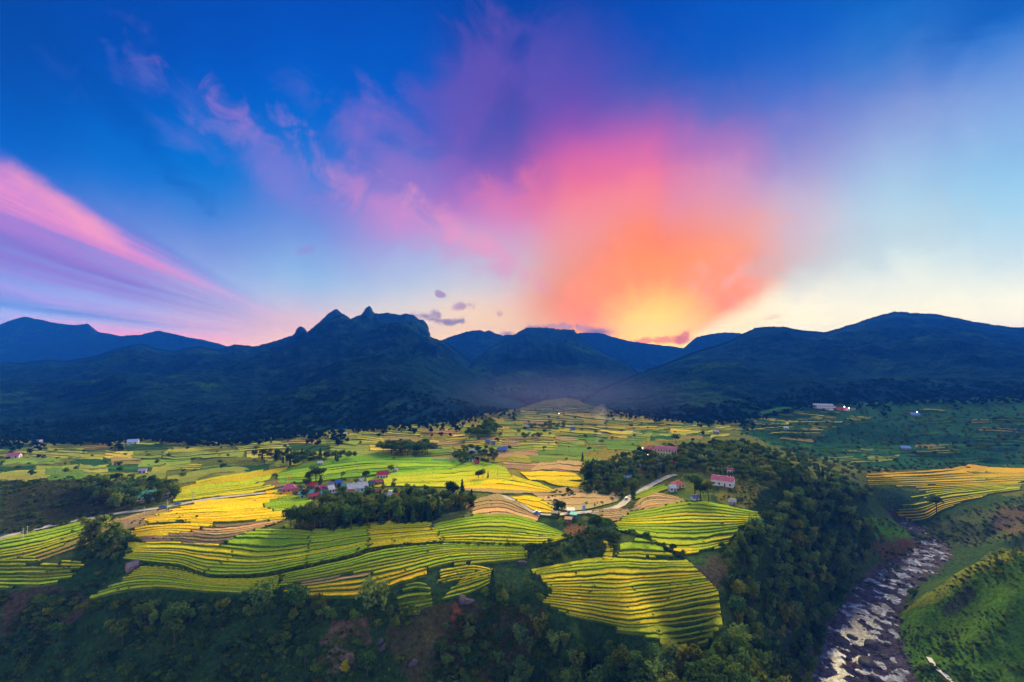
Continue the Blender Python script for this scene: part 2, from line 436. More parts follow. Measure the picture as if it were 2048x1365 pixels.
def tps(x, y):
    u, v = uv(x, y)
    sh = u.shape; u = u.ravel(); v = v.ravel(); out = np.empty(len(u))
    n = len(_tu)
    for i in range(0, len(u), 20000):
        a, b = u[i:i + 20000], v[i:i + 20000]
        r2 = (a[:, None] - _tu) ** 2 + (b[:, None] - _tv) ** 2
        out[i:i + 20000] = (0.5 * r2 * np.log(r2 + 1e-20)) @ _ts[:n] + _ts[n] + _ts[n + 1] * a + _ts[n + 2] * b
    return out.reshape(sh)


# river course: (column, row, half width in metres, water level)
RIV = [(1690, 1440, 22, -55.6), (1722, 1365, 21, -55.2), (1724, 1285, 17, -54.7), (1745, 1205, 13, -54.2), (1795, 1150, 12, -53.6), (1850, 1118, 11, -53.1), (1868, 1092, 9, -52.7), (1838, 1064, 9, -52.2), (1805, 1046, 8, -51.8), (1785, 1036, 8, -51.4)]
riv = np.array([(*pt(a, b, z)[:2], z, w) for a, b, w, z in RIV])


def catmull(P, n=12):
    P = np.asarray(P, float)
    Q = np.vstack([2 * P[0] - P[1], P, 2 * P[-1] - P[-2]])
    out = []
    for i in range(1, len(Q) - 2):
        t = np.linspace(0, 1, n, endpoint=False)[:, None]
        a, b, c, d = Q[i - 1], Q[i], Q[i + 1], Q[i + 2]
        out.append(0.5 * (2 * b + (c - a) * t + (2 * a - 5 * b + 4 * c - d) * t ** 2 + (3 * b - a - 3 * c + d) * t ** 3))
    out.append(P[-1:])
    return np.vstack(out)


riv = catmull(riv, 10)


def river_info(x, y):
    """distance to the river's centre line over its half width, and the water level there"""
    sh = x.shape; x = x.ravel(); y = y.ravel()
    best = np.full(len(x), 1e9); lev = np.zeros(len(x)); hw = np.ones(len(x))
    for i in range(len(riv) - 1):
        a, b = riv[i], riv[i + 1]
        dx, dy = b[0] - a[0], b[1] - a[1]
        t = np.clip(((x - a[0]) * dx + (y - a[1]) * dy) / (dx * dx + dy * dy), 0, 1)
        dd = np.hypot(x - a[0] - t * dx, y - a[1] - t * dy)
        m = dd < best
        best = np.where(m, dd, best)
        lev = np.where(m, a[2] + t * (b[2] - a[2]), lev); hw = np.where(m, a[3] + t * (b[3] - a[3]), hw)
    return best.reshape(sh), lev.reshape(sh), hw.reshape(sh)


NA, ND = 560, 600
AZ0, AZ1 = R(-66), R(66)
D0, D1 = 55.0, 4700.0
gaz = np.linspace(AZ0, AZ1, NA)
gd = np.exp(np.concatenate([np.linspace(math.log(D0), math.log(900), ND - 70), np.linspace(math.log(900), math.log(D1), 71)[1:]]))
GA, GD = np.meshgrid(gaz, gd, indexing='ij')
GX, GY = GD * np.sin(GA), GD * np.cos(GA)
GH = tps(GX, GY)
GH += (fbm(GX / 34, GY / 34, 4, 3) - 0.5) * np.clip(GD / 200, 0.6, 3.0) * 1.6
# folds of the hills right of the valley
_fold = np.clip((GA - R(23)) / R(6), 0, 1) * np.clip((GD - 620) / 110, 0, 1) * np.clip((1000 - GD) / 150, 0, 1)
GH += _fold * ((fbm(GX / 105, GY / 105, 3, 15) - 0.5) * 26)
# the near slope is rougher
_rough = np.clip((-12 - GH) / 12, 0, 1) * (GD < 420)
GH += _rough * (fbm(GX / 11, GY / 11, 4, 5) - 0.5) * 3.4
rd, rl, rw = river_info(GX, GY)
_bed = rl + (fbm(GX / 4.5, GY / 4.5, 4, 9, 0.6) - 0.525) * 2.8 * np.clip(rw / 15, 0.5, 1.1) + 0.12 * np.clip(rd / rw, 0, 1.2) ** 2 * 2.0
_k = np.clip((rd - rw * 0.85) / 9.0, 0, 1); _k = _k * _k * (3 - 2 * _k)
GH = np.where(GD < 640, _bed * (1 - _k) + np.maximum(GH, rl + 0.4) * _k, GH)
GH = np.where(GD >= 640, np.maximum(GH, -35), GH)


FOOT = [(-330, 905), (0, 880), (100, 886), (200, 882), (300, 877), (420, 890), (520, 880), (600, 872), (700, 862), (800, 852), (900, 846), (960, 832), (1020, 823), (1048, 816), (1080, 805), (1110, 799), (1135, 797), (1155, 801), (1168, 809),
        (1270, 834), (1400, 846), (1480, 842), (1560, 826), (1640, 808), (1750, 806), (1850, 805), (2048, 800), (2420, 800)]


def h_at(x, y):
    x = np.asarray(x, float); y = np.asarray(y, float)
    a = np.clip((np.arctan2(x, y) - AZ0) / (AZ1 - AZ0) * (NA - 1), 0, NA - 1.001)
    d = np.interp(np.hypot(x, y), gd, np.arange(ND)); d = np.clip(d, 0, ND - 1.001)
    i = a.astype(int); j = d.astype(int); fa = a - i; fd = d - j
    return (GH[i, j] * (1 - fa) + GH[i + 1, j] * fa) * (1 - fd) + (GH[i, j + 1] * (1 - fa) + GH[i + 1, j + 1] * fa) * fd


def cast(px, py):
    """where sight lines meet the land: arrays of x, y, z"""
    px = np.atleast_1d(np.asarray(px, float)); py = np.atleast_1d(np.asarray(py, float))
    d = pray(px, py)
    az = np.arctan2(d[:, 0], d[:, 1]); te = d[:, 2] / np.hypot(d[:, 0], d[:, 1])
    out = np.empty((len(px), 3))
    for s in range(0, len(px), 3000):
        a = np.clip((az[s:s + 3000] - AZ0) / (AZ1 - AZ0) * (NA - 1), 0, NA - 1.001)
        i = a.astype(int); f = (a - i)[:, None]
        H = GH[i] * (1 - f) + GH[i + 1] * f
        g = CAMZ + gd[None, :] * te[s:s + 3000, None] - H
        below = g < 0
        j = np.where(below.any(1), below.argmax(1), ND - 1); j = np.maximum(j, 1)
        k = np.arange(len(j))
        g0, g1 = g[k, j - 1], g[k, j]
        t = np.clip(g0 / (g0 - g1 + 1e-9), 0, 1)
        dd = gd[j - 1] + (gd[j] - gd[j - 1]) * t
        out[s:s + 3000, 0] = dd * np.sin(az[s:s + 3000]); out[s:s + 3000, 1] = dd * np.cos(az[s:s + 3000])
    out[:, 2] = h_at(out[:, 0], out[:, 1])
    return out


# under the mountains the valley floor dips out of sight
_fx = np.linspace(-330, 2420, 300); _fy = np.interp(_fx, [f[0] for f in FOOT], [f[1] for f in FOOT])
_fc = cast(_fx, _fy); _fd = np.hypot(_fc[:, 0], _fc[:, 1]); _fa = np.arctan2(_fc[:, 0], _fc[:, 1])
_over = GD - np.interp(GA, _fa, _fd) - 6
GH -= np.where(_over > 0, np.minimum(_over * 0.18, 90), 0)


def proj(x, y, z):
    c, s = math.cos(PITCH), math.sin(PITCH)
    zz = z - CAMZ
    f = y * c + zz * s; u = -y * s + zz * c
    return CX + FPX * x / f, CY - FPX * u / f


def inpoly(px, py, poly):
    poly = np.asarray(poly, float); r = np.zeros(np.shape(px), bool)
    x0, y0 = poly[-1]
    for x1, y1 in poly:
        c = ((y1 > py) != (y0 > py)) & (px < (x0 - x1) * (py - y1) / (y0 - y1 + 1e-12) + x1)
        r ^= c; x0, y0 = x1, y1
    return r


# ------------------------------------------------------------------ object helpers
def prop(o, label=None, cat=None, group=None, kind=None):
    if label: o["label"] = label
    if cat: o["category"] = cat
    if group: o["group"] = group
    if kind: o["kind"] = kind
    return o


def mesh_obj(name, verts, faces, mats, parent=None, smooth=False, midx=None):
    me = bpy.data.meshes.new(name)
    me.from_pydata([tuple(v) for v in verts] if not isinstance(verts, np.ndarray) else verts.tolist(), [],
                   faces if not isinstance(faces, np.ndarray) else faces.tolist())
    for m in (mats if isinstance(mats, (list, tuple)) else [mats]):
        me.materials.append(m)
    if midx is not None:
        me.polygons.foreach_set('material_index', np.asarray(midx, np.int32))
    if smooth:
        me.polygons.foreach_set('use_smooth', np.ones(len(me.polygons), bool))
    o = bpy.data.objects.new(name, me); COL.objects.link(o)
    if parent: o.parent = parent
    return o


def grid_faces(n, m, wrap=False):
    i, j = np.meshgrid(np.arange(n - 1), np.arange(m - 1), indexing='ij')
    a = (i * m + j).ravel()
    return np.stack([a, a + m, a + m + 1, a + 1], 1)


def empty(name, loc, rz=0.0):
    o = bpy.data.objects.new(name, None); COL.objects.link(o)
    o.location = loc; o.rotation_euler = (0, 0, rz); o.empty_display_size = 0.5
    return o


def mat(name):
    m = bpy.data.materials.new(name); m.use_nodes = True
    T = NT(m.node_tree)
    out = T.n('ShaderNodeOutputMaterial'); b = T.n('ShaderNodeBsdfPrincipled')
    T.t.links.new(b.outputs[0], out.inputs[0])
    b.inputs['Roughness'].default_value = 0.85
    b.inputs['Specular IOR Level'].default_value = 0.2
    return m, T, b


def plain(name, c, rough=0.7, spec=0.3, vary=0.25, scale=1.5, metal=0.0):
    m, T, b = mat(name)
    co = T.n('ShaderNodeTexCoord').outputs['Object']
    n = T.noise(co, scale, 4, 0.6)
    k = T.mr(n, 0.25, 0.75, 1 - vary, 1 + vary, 'LINEAR')
    T.put(b.inputs['Base Color'], T.mix(1.0, c, T.comb(k, k, k), 'MULTIPLY'))
    b.inputs['Roughness'].default_value = rough; b.inputs['Specular IOR Level'].default_value = spec
    b.inputs['Metallic'].default_value = metal
    return m


def geo_pos(T):
    return T.n('ShaderNodeNewGeometry').outputs['Position']


# ------------------------------------------------------------------ ground
def mat_ground():
    m, T, b = mat("ground_cover")
    at = T.n('ShaderNodeAttribute', attribute_name='cover', attribute_type='GEOMETRY')
    p = geo_pos(T)
    n1 = T.noise(p, 0.05, 5, 0.6); n2 = T.noise(p, 0.55, 5, 0.65); n3 = T.noise(p, 2.6, 3, 0.6)
    k = T.m('MULTIPLY', T.mr(n2, 0.3, 0.7, 0.5, 1.5, 'LINEAR'), T.mr(n3, 0.3, 0.7, 0.65, 1.35, 'LINEAR'))
    c = T.mix(1.0, at.outputs['Color'], T.comb(k, k, k), 'MULTIPLY')
    c = T.mix(T.mr(n1, 0.45, 0.65, 0.0, 0.45), c, T.mix(1.0, c, (1.3, 0.95, 0.75), 'MULTIPLY'))
    T.put(b.inputs['Base Color'], c)
    bp = T.n('ShaderNodeBump'); bp.inputs['Strength'].default_value = 0.8; bp.inputs['Distance'].default_value = 0.8
    T.put(bp.inputs['Height'], T.m('ADD', n2, T.m('MULTIPLY', n3, 0.4)))
    b.inputs['Specular IOR Level'].default_value = 0.0
    T.put(b.inputs['Normal'], bp.outputs[0])
    return m


COVER = [  # outline in the view, colour: what grows or lies there, some darkened for haze or shade
    ([(0, 790), (2048, 790), (2048, 1000), (1500, 960), (1160, 1040), (900, 1010), (560, 1060), (0, 1080)], (0.100, 0.125, 0.028)),
    ([(860, 860), (1000, 825), (1100, 803), (1200, 806), (1400, 850), (1300, 890), (1180, 950), (1000, 960), (860, 930)], (0.19, 0.17, 0.034)),
    ([(960, 838), (1040, 815), (1100, 790), (1180, 790), (1260, 832), (1180, 826), (1040, 828)], (0.055, 0.065, 0.036)),  # valley head: haze's dimness put into the ground colour
    ([(1480, 790), (2048, 780), (2048, 935), (1750, 940), (1560, 900), (1480, 860)], (0.020, 0.074, 0.032)),  # green slopes, with the right ridge's shade darkened into the colour
    ([(0, 960), (150, 955), (260, 985), (300, 1010), (190, 1040), (0, 1075)], (0.030, 0.038, 0.018)),
    ([(0, 1070), (200, 1030), (260, 1040), (300, 1090), (180, 1200), (0, 1190)], (0.05, 0.085, 0.026)),
    ([(0, 1180), (1460, 1180), (1480, 1365), (0, 1365)], (0.022, 0.052, 0.014)),
    ([(150, 1090), (270, 1090), (270, 1140), (180, 1200), (100, 1200)], (0.022, 0.055, 0.016)),
    ([(0, 1185), (110, 1170), (190, 1200), (140, 1260), (0, 1270)], (0.06, 0.05, 0.03)),
    ([(780, 1225), (900, 1200), (1090, 1215), (1060, 1300), (990, 1365), (820, 1365), (770, 1290)], (0.045, 0.046, 0.020)),
    ([(638, 1290), (655, 1252), (700, 1240), (735, 1232), (745, 1285), (700, 1292)], (0.105, 0.075, 0.048)),
    ([(632, 1345), (640, 1310), (675, 1295), (712, 1310), (708, 1350)], (0.12, 0.09, 0.06)),
    ([(893, 1210), (910, 1202), (925, 1225), (930, 1240), (900, 1245)], (0.17, 0.062, 0.03)),
    ([(1380, 1135), (1440, 1100), (1470, 1105), (1450, 1170), (1410, 1170)], (0.055, 0.055, 0.036)),
    ([(1425, 985), (1480, 960), (1545, 975), (1540, 1020), (1450, 1015)], (0.125, 0.125, 0.025)),
    ([(1340, 985), (1420, 985), (1420, 1005), (1350, 1000)], (0.075, 0.125, 0.025)),
    ([(1200, 1075), (1290, 1070), (1230, 1105), (1190, 1100)], (0.06, 0.10, 0.025)),
    ([(1140, 1045), (1180, 1050), (1170, 1075), (1120, 1060)], (0.15, 0.095, 0.04)),
    ([(1760, 1080), (1835, 1075), (1860, 1100), (1800, 1135), (1740, 1100)], (0.085, 0.06, 0.034)),
    ([(1750, 1035), (1830, 1070), (1800, 1082), (1740, 1070)], (0.05, 0.13, 0.018)),
    ([(1830, 1060), (1930, 1030), (2048, 1000), (2048, 1075), (1930, 1090), (1880, 1080)], (0.06, 0.085, 0.034)),
    ([(1980, 1030), (2048, 1015), (2048, 1060), (1985, 1065)], (0.085, 0.07, 0.05)),
    ([(1780, 1240), (1850, 1190), (1950, 1125), (2060, 1080), (2060, 1380), (1860, 1380), (1790, 1290)], (0.055, 0.125, 0.014)),
    ([(1790, 1235), (1860, 1180), (1960, 1120), (2060, 1075), (2060, 1110), (1950, 1145), (1880, 1200)], (0.115, 0.14, 0.018)),
    ([(1910, 1190), (1935, 1160), (1950, 1190), (1920, 1225), (1890, 1225)], (0.045, 0.06, 0.03)),
    ([(1480, 1020), (1560, 960), (1720, 960), (1760, 1080), (1680, 1180), (1630, 1365), (1420, 1365), (1450, 1180)], (0.018, 0.038, 0.014)),
]


def build_terrain():
    V = np.stack([GX, GY, GH], -1).reshape(-1, 3)
    F = grid_faces(NA, ND)
    F = F[:, ::-1]
    o = mesh_obj("terrain", V, F, mat_ground(), smooth=True)
    prop(o, kind='structure', label="valley ground of grass slopes, bare earth and scrub under the fields")
    px, py = proj(V[:, 0], V[:, 1], V[:, 2])
    jx = (fbm(V[:, 0] / 9, V[:, 1] / 9, 3, 21) - 0.5); jy = (fbm(V[:, 0] / 9, V[:, 1] / 9, 3, 31) - 0.5)
    sc = 36.0
    px = px + jx * sc; py = py + jy * sc * 0.7
    C = np.tile(np.array([0.035, 0.07, 0.024]), (len(V), 1))
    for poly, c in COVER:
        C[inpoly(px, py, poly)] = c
    m = (rd < rw * 1.02).ravel() & (GD.ravel() < 640)
    t = fbm(V[:, 0] / 3, V[:, 1] / 3, 3, 41)[:, None]
    C = np.where(m[:, None], np.array([0.062, 0.052, 0.066]) * (0.6 + 0.9 * t), C)
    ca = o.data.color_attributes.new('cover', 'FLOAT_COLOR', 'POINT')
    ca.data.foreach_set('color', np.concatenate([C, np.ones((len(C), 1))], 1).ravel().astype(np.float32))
    return o


terrain = build_terrain()


# ------------------------------------------------------------------ river water
def build_water():
    m, T, b = mat("river_water")
    p = geo_pos(T)
    n = T.noise(p, 0.9, 4, 0.6, 0.3)
    f = T.noise(p, 0.16, 4, 0.6, 1.0)
    T.put(b.inputs['Base Color'], T.mix(T.mr(f, 0.44, 0.64), (0.06, 0.075, 0.11), (0.32, 0.33, 0.43)))
    b.inputs['Roughness'].default_value = 0.22
    b.inputs['Specular IOR Level'].default_value = 0.30
    b.inputs['IOR'].default_value = 1.33
    bp = T.n('ShaderNodeBump'); bp.inputs['Strength'].default_value = 0.22; bp.inputs['Distance'].default_value = 0.3
    T.put(bp.inputs['Height'], n); T.put(b.inputs['Normal'], bp.outputs[0])
    tg = np.gradient(riv[:, :2], axis=0); tg /= np.linalg.norm(tg, axis=1)[:, None]
    nr = np.stack([-tg[:, 1], tg[:, 0]], 1)
    k = np.linspace(-1.25, 1.25, 15)
    V = np.stack([riv[:, None, 0] + nr[:, None, 0] * riv[:, None, 3] * k[None], riv[:, None, 1] + nr[:, None, 1] * riv[:, None, 3] * k[None],
                  np.repeat(riv[:, None, 2], len(k), 1)], -1).reshape(-1, 3)
    o = mesh_obj("river", V, grid_faces(len(riv), len(k)), m, smooth=True)
    prop(o, kind='structure', label="shallow rocky river with pale sky reflected in its pools")


build_water()


# ------------------------------------------------------------------ mountains
def mat_mountain():
    m, T, b = mat("mountain_forest")
    p = geo_pos(T)
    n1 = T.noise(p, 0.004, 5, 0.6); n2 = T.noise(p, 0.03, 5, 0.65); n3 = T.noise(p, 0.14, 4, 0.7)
    c = T.mix(T.mr(n2, 0.35, 0.65), (0.003, 0.018, 0.036), (0.009, 0.033, 0.056))  # dark forest with the blue of distant haze mixed into its colour
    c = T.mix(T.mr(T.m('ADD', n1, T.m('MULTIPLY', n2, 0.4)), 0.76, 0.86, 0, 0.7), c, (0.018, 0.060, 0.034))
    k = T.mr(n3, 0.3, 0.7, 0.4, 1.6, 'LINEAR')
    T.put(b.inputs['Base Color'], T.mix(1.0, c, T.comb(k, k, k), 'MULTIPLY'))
    bp = T.n('ShaderNodeBump'); bp.inputs['Strength'].default_value = 1.0; bp.inputs['Distance'].default_value = 9.0
    T.put(bp.inputs['Height'], T.m('ADD', n3, T.m('MULTIPLY', n2, 1.5)))
    T.put(b.inputs['Normal'], bp.outputs[0])
    b.inputs['Specular IOR Level'].default_value = 0.0
    return m


def far_to(d):
    return np.where(d <= 1600, 900 + (d - 900) * 3.1, 3070 + (d - 1600) * 0.75)


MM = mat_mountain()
MOUNTS = {}


def mountain(name, label, ridge, foot, ncol=360, nrow=60, spur=0.25, wl=500.0, jag=1.2, prof=1.25, seed=1):
    """a range: its skyline given as (column, row, distance), its foot as (column, row) or (column, row, distance)"""
    r = np.array(ridge, float)
    r[:, 2] = far_to(r[:, 2])
    px = np.linspace(r[0, 0], r[-1, 0], ncol)
    ry = np.interp(px, r[:, 0], r[:, 1]); rY = np.interp(px, r[:, 0], r[:, 2])
    # smoother skyline between the points, then the uneven edge of tree tops and rock
    ry = ry + (fbm(px / 22, px * 0 + seed, 3, seed) - 0.5) * jag * 3 + (fbm(px / 3.3, px * 0 + 3 * seed, 2, seed + 5) - 0.5) * jag * 1.6
    f = np.array([q if len(q) == 3 else (*q, 0) for q in foot], float)
    fy = np.interp(px, f[:, 0], f[:, 1]); fd = np.interp(px, f[:, 0], f[:, 2])
    d = pray(px, ry)
    k = rY / d[:, 1]
    rz = CAMZ + d[:, 2] * k
    ax = d[:, 0] / d[:, 1]
    g = cast(px, fy)
    fY = np.where(fd > 0, far_to(fd), g[:, 1])
    kf = np.exp(-0.5 * (np.arange(-80, 81) * (px[1] - px[0]) / 30.0) ** 2); kf /= kf.sum()
    md = np.array([np.median(fY[max(0, i - 14):i + 15]) for i in range(len(fY))])
    fY = np.convolve(np.pad(md, 80, mode='edge'), kf, 'valid')
    fz = np.where(fd > 0, 20.0, h_at(ax * fY, fY) - 3)
    t = np.concatenate([np.linspace(0, 1, nrow), np.linspace(1, 1.25, 8)[1:]])
    Y = fY[:, None] + (rY - fY)[:, None] * t[None]
    X = ax[:, None] * Y
    tt = np.minimum(t, 1)[None]
    ks = np.exp(-0.5 * (np.arange(-60, 61) * (px[1] - px[0]) / 34.0) ** 2); ks /= ks.sum()
    rs = np.convolve(np.pad(rz, 60, mode='edge'), ks, 'valid')
    bl = np.clip((t[None] - 0.45) / 0.55, 0, 1); bl = bl * bl * (3 - 2 * bl)
    H = (rs[:, None] * (1 - bl) + rz[:, None] * bl) - fz[:, None]
    Z = fz[:, None] + H * np.where(t[None] <= 1, tt ** prof, 1 - (t[None] - 1) / 0.25 * 0.6)
    amp = 4 * tt * (1 - tt)
    n = fbm(X / (wl * 1.4), Y / (wl * 1.4), 5, seed, 0.5, True) - 0.62
    n2 = fbm(X / 75, Y / 75, 3, seed + 3, 0.5) - 0.5
    Z = Z + amp * (n * H * spur * 1.6 + n2 * np.minimum(H, 80) * 0.22)
    lim = CAMZ + (rz - CAMZ)[:, None] * (Y / rY[:, None])
    lim = np.where((rz > CAMZ + 5)[:, None], lim - 0.012 * H * (1 - tt), 1e9)
    Z = np.where((t[None] < 1) & (Z > lim), lim, Z)
    V = np.stack([X, Y, Z], -1).reshape(-1, 3)
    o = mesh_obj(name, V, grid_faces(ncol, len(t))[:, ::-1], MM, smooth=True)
    nr_ = len(t) - 1
    sm = np.ones((ncol - 1, nr_), bool); sm[:, nrow - 2:] = False
    o.data.polygons.foreach_set('use_smooth', sm.ravel())
    prop(o, label=label, kind='structure')
    MOUNTS[name] = (V.reshape(ncol, len(t), 3), nrow)
    return o


mountain("mountain", "forested blue mountain with twin rocky peaks above the valley's left side",
         [(-330, 760, 1000), (-150, 738, 1150), (0, 729, 1250), (60, 727, 1250), (100, 721, 1250), (130, 724, 1270), (200, 712, 1300), (230, 700, 1300), (260, 693, 1320), (285, 690, 1330), (315, 700, 1330), (345, 705, 1340), (400, 695, 1360), (440, 702, 1380),
          (470, 691, 1400), (510, 695, 1420), (560, 681, 1450), (588, 671, 1470), (596, 657, 1470), (604, 653, 1470), (614, 667, 1480), (622, 661, 1480), (640, 646, 1490), (660, 626, 1500), (672, 620, 1500), (684, 629, 1500), (702, 640, 1510), (714, 634, 1510), (724, 631, 1510), (732, 618, 1510), (739, 614, 1510), (748, 629, 1510),
          (760, 629, 1500), (775, 627, 1500), (800, 632, 1490), (812, 629, 1490), (826, 632, 1480), (838, 642, 1480), (846, 641, 1480), (855, 654, 1470), (860, 675, 1470), (872, 680, 1450), (886, 684, 1430), (905, 697, 1400), (925, 713, 1360), (950, 738, 1280), (985, 768, 1150), (1020, 790, 1050), (1048, 806, 960)],
         [(-330, 905), (0, 880), (100, 886), (200, 882), (300, 877), (420, 890), (520, 880), (600, 872), (700, 862), (800, 852), (900, 846), (960, 834), (1020, 824), (1048, 817)],
         ncol=620, nrow=90, spur=0.42, wl=330, jag=1.0, prof=1.15, seed=2)
mountain("mountain.001", "broad forested ridge with a rounded top above the valley's right side",
         [(1165, 806, 900), (1200, 781, 980), (1260, 756, 1080), (1300, 741, 1130), (1350, 722, 1180), (1400, 702, 1230), (1440, 690, 1270), (1470, 680, 1300), (1490, 668, 1310), (1510, 658, 1320), (1530, 655, 1330), (1570, 656, 1340), (1600, 662, 1350), (1650, 667, 1370), (1680, 658, 1380), (1720, 645, 1400), (1760, 632, 1420), (1790, 625, 1430), (1830, 627, 1430), (1870, 630, 1420), (1920, 640, 1400), (1980, 651, 1380), (2048, 660, 1350), (2200, 690, 1250), (2420, 735, 1050)],
         [(1165, 814), (1270, 834), (1400, 846), (1480, 842), (1560, 826), (1640, 808), (1750, 806), (1850, 805), (2048, 800), (2420, 800)],
         ncol=480, nrow=80, spur=0.30, wl=300, jag=0.9, prof=1.1, seed=12)
mountain("mountain.002", "far flat-topped blue range with cloud on its shoulder, beyond the left ridge",
         [(-150, 650, 2250), (0, 650, 2250), (20, 641, 2250), (50, 634, 2250), (80, 640, 2250), (120, 648, 2250), (155, 651, 2250), (176, 647, 2250), (186, 656, 2250), (196, 664, 2250), (240, 672, 2250), (280, 670, 2250), (315, 661, 2250), (345, 668, 2250), (380, 676, 2250), (410, 680, 2250), (440, 688, 2250), (456, 694, 2250), (520, 712, 2400), (620, 735, 2300)],
         [(-150, 760, 1500), (620, 760, 1700)], ncol=260, nrow=36, spur=0.15, wl=500, jag=0.7, seed=22)
mountain("mountain.003", "blue saw-edged range in the gap right of the rocky peak",
         [(820, 700, 1950), (870, 684, 1950), (905, 673, 1950), (925, 667, 1950), (945, 662, 1950), (958, 660, 1950), (968, 664, 1950), (980, 661, 1950), (990, 668, 1950), (1003, 672, 1950), (1020, 670, 1950), (1060, 680, 1950), (1120, 700, 1900)],
         [(820, 770, 1300), (1120, 770, 1400)], ncol=150, nrow=30, spur=0.2, wl=300, jag=1.3, seed=32)
mountain("mountain.004", "dark blue dome-shaped mountain at the head of the valley",
         [(905, 760, 1200), (950, 722, 1300), (985, 694, 1450), (1010, 680, 1500), (1035, 666, 1550), (1055, 655, 1580), (1075, 656, 1590), (1100, 657, 1600), (1128, 660, 1600), (1148, 661, 1590), (1156, 672, 1580), (1180, 690, 1550), (1210, 708, 1480), (1240, 722, 1400), (1270, 742, 1300), (1300, 768, 1200)],
         [(905, 800, 960), (1000, 806, 955), (1150, 802, 960), (1300, 800, 1000)], ncol=240, nrow=46, spur=0.38, wl=260, jag=0.9, seed=42)
mountain("mountain.005", "pale violet range right under the sunset glow",
         [(1080, 700, 2450), (1140, 672, 2450), (1160, 666, 2450), (1195, 665, 2450), (1225, 674, 2450), (1255, 682, 2450), (1300, 688, 2450), (1340, 693, 2450), (1372, 697, 2450), (1420, 704, 2450), (1500, 720, 2400)],
         [(1080, 760, 1650), (1500, 760, 1650)], ncol=200, nrow=30, spur=0.18, wl=400, jag=0.8, seed=52)
mountain("mountain.006", "small violet shoulder rising beside the glow, behind the right ridge",
         [(1270, 755, 1500), (1310, 735, 1650), (1345, 714, 1800), (1372, 692, 1900), (1392, 676, 1950), (1405, 671, 1950), (1430, 668, 1950), (1450, 665, 1950), (1478, 667, 1950), (1500, 676, 1950), (1560, 700, 1900)],
         [(1270, 780, 1300), (1560, 780, 1400)], ncol=140, nrow=30, spur=0.18, wl=300, jag=0.9, seed=62)
mountain("mountain.007", "strip of far blue ridge showing over the right mountain's end",
         [(1940, 668, 2100), (1990, 658, 2100), (2020, 655, 2100), (2100, 654, 2050), (2300, 670, 1900)],
         [(1940, 740, 1500), (2300, 740, 1500)], ncol=80, nrow=20, spur=0.1, wl=300, jag=0.7, seed=72)

# ------------------------------------------------------------------ rice terraces
def mat_crop():
    m, T, b = mat("rice_crop")
    oi = T.n('ShaderNodeObjectInfo')
    p = geo_pos(T)
    n1 = T.noise(p, 0.09, 4, 0.6); n2 = T.noise(p, 0.9, 4, 0.65); n3 = T.noise(p, 3.4, 2, 0.6)
    k = T.m('MULTIPLY', T.mr(n2, 0.3, 0.7, 0.72, 1.28, 'LINEAR'), T.mr(n3, 0.3, 0.7, 0.7, 1.3, 'LINEAR'))
    c = T.mix(1.0, oi.outputs['Color'], T.comb(k, k, k), 'MULTIPLY')
    c = T.mix(T.mr(n1, 0.40, 0.66, 0.0, 0.55), c, T.mix(1.0, c, (0.74, 0.98, 0.8), 'MULTIPLY'))
    n4 = T.noise(p, 0.22, 5, 0.7, 0.8)
    c = T.mix(T.mr(n4, 0.56, 0.70, 0.0, 0.6), c, T.mix(1.0, c, (0.62, 0.66, 0.9), 'MULTIPLY'))
    c = T.mix(T.mr(n4, 0.40, 0.28, 0.0, 0.5), c, T.mix(1.0, c, (1.25, 1.05, 0.9), 'MULTIPLY'))
    T.put(b.inputs['Base Color'], c)
    bp = T.n('ShaderNodeBump'); bp.inputs['Strength'].default_value = 0.7; bp.inputs['Distance'].default_value = 0.35
    T.put(bp.inputs['Height'], T.m('ADD', n3, n2)); T.put(b.inputs['Normal'], bp.outputs[0])
    b.inputs['Specular IOR Level'].default_value = 0.0
    return m


def mat_bank():
    m, T, b = mat("grass_bank")
    p = geo_pos(T)
    n1 = T.noise(p, 0.12, 4, 0.6); n2 = T.noise(p, 1.6, 4, 0.7)
    c = T.mix(T.mr(n1, 0.38, 0.64), (0.044, 0.096, 0.012), (0.110, 0.140, 0.018))
    c = T.mix(T.mr(n2, 0.55, 0.75, 0, 0.7), c, (0.10, 0.10, 0.03))
    k = T.mr(n2, 0.3, 0.7, 0.5, 1.5, 'LINEAR')
    T.put(b.inputs['Base Color'], T.mix(1.0, c, T.comb(k, k, k), 'MULTIPLY'))
    bp = T.n('ShaderNodeBump'); bp.inputs['Strength'].default_value = 1.0; bp.inputs['Distance'].default_value = 0.5
    T.put(bp.inputs['Height'], n2); T.put(b.inputs['Normal'], bp.outputs[0])
    b.inputs['Specular IOR Level'].default_value = 0.0
    return m


M_CROP, M_BANK = mat_crop(), mat_bank()
GOLD, YEL, YGR, GRN, LIM, OLV, TAN, BRN = 'GOLD', 'YEL', 'YGR', 'GRN', 'LIM', 'OLV', 'TAN', 'BRN'
CROP = {  # what the crop itself looks like, 'DIM' darkened for the right bowl's shade
    GOLD: (0.74, 0.46, 0.014), YEL: (0.62, 0.46, 0.016), YGR: (0.42, 0.42, 0.018), LIM: (0.27, 0.37, 0.018), GRN: (0.15, 0.28, 0.022),
    OLV: (0.30, 0.31, 0.022), TAN: (0.46, 0.28, 0.125), BRN: (0.24, 0.145, 0.085), 'DIM': (0.030, 0.12, 0.035), 'DUN': (0.36, 0.25, 0.07)}


def resample(P, M):
    P = catmull(P, 10) if len(P) > 2 else np.asarray(P, float)
    s = np.concatenate([[0], np.cumsum(np.hypot(*np.diff(P, axis=0).T))])
    t = np.linspace(0, s[-1], M)
    return np.stack([np.interp(t, s, P[:, 0]), np.interp(t, s, P[:, 1])], 1)


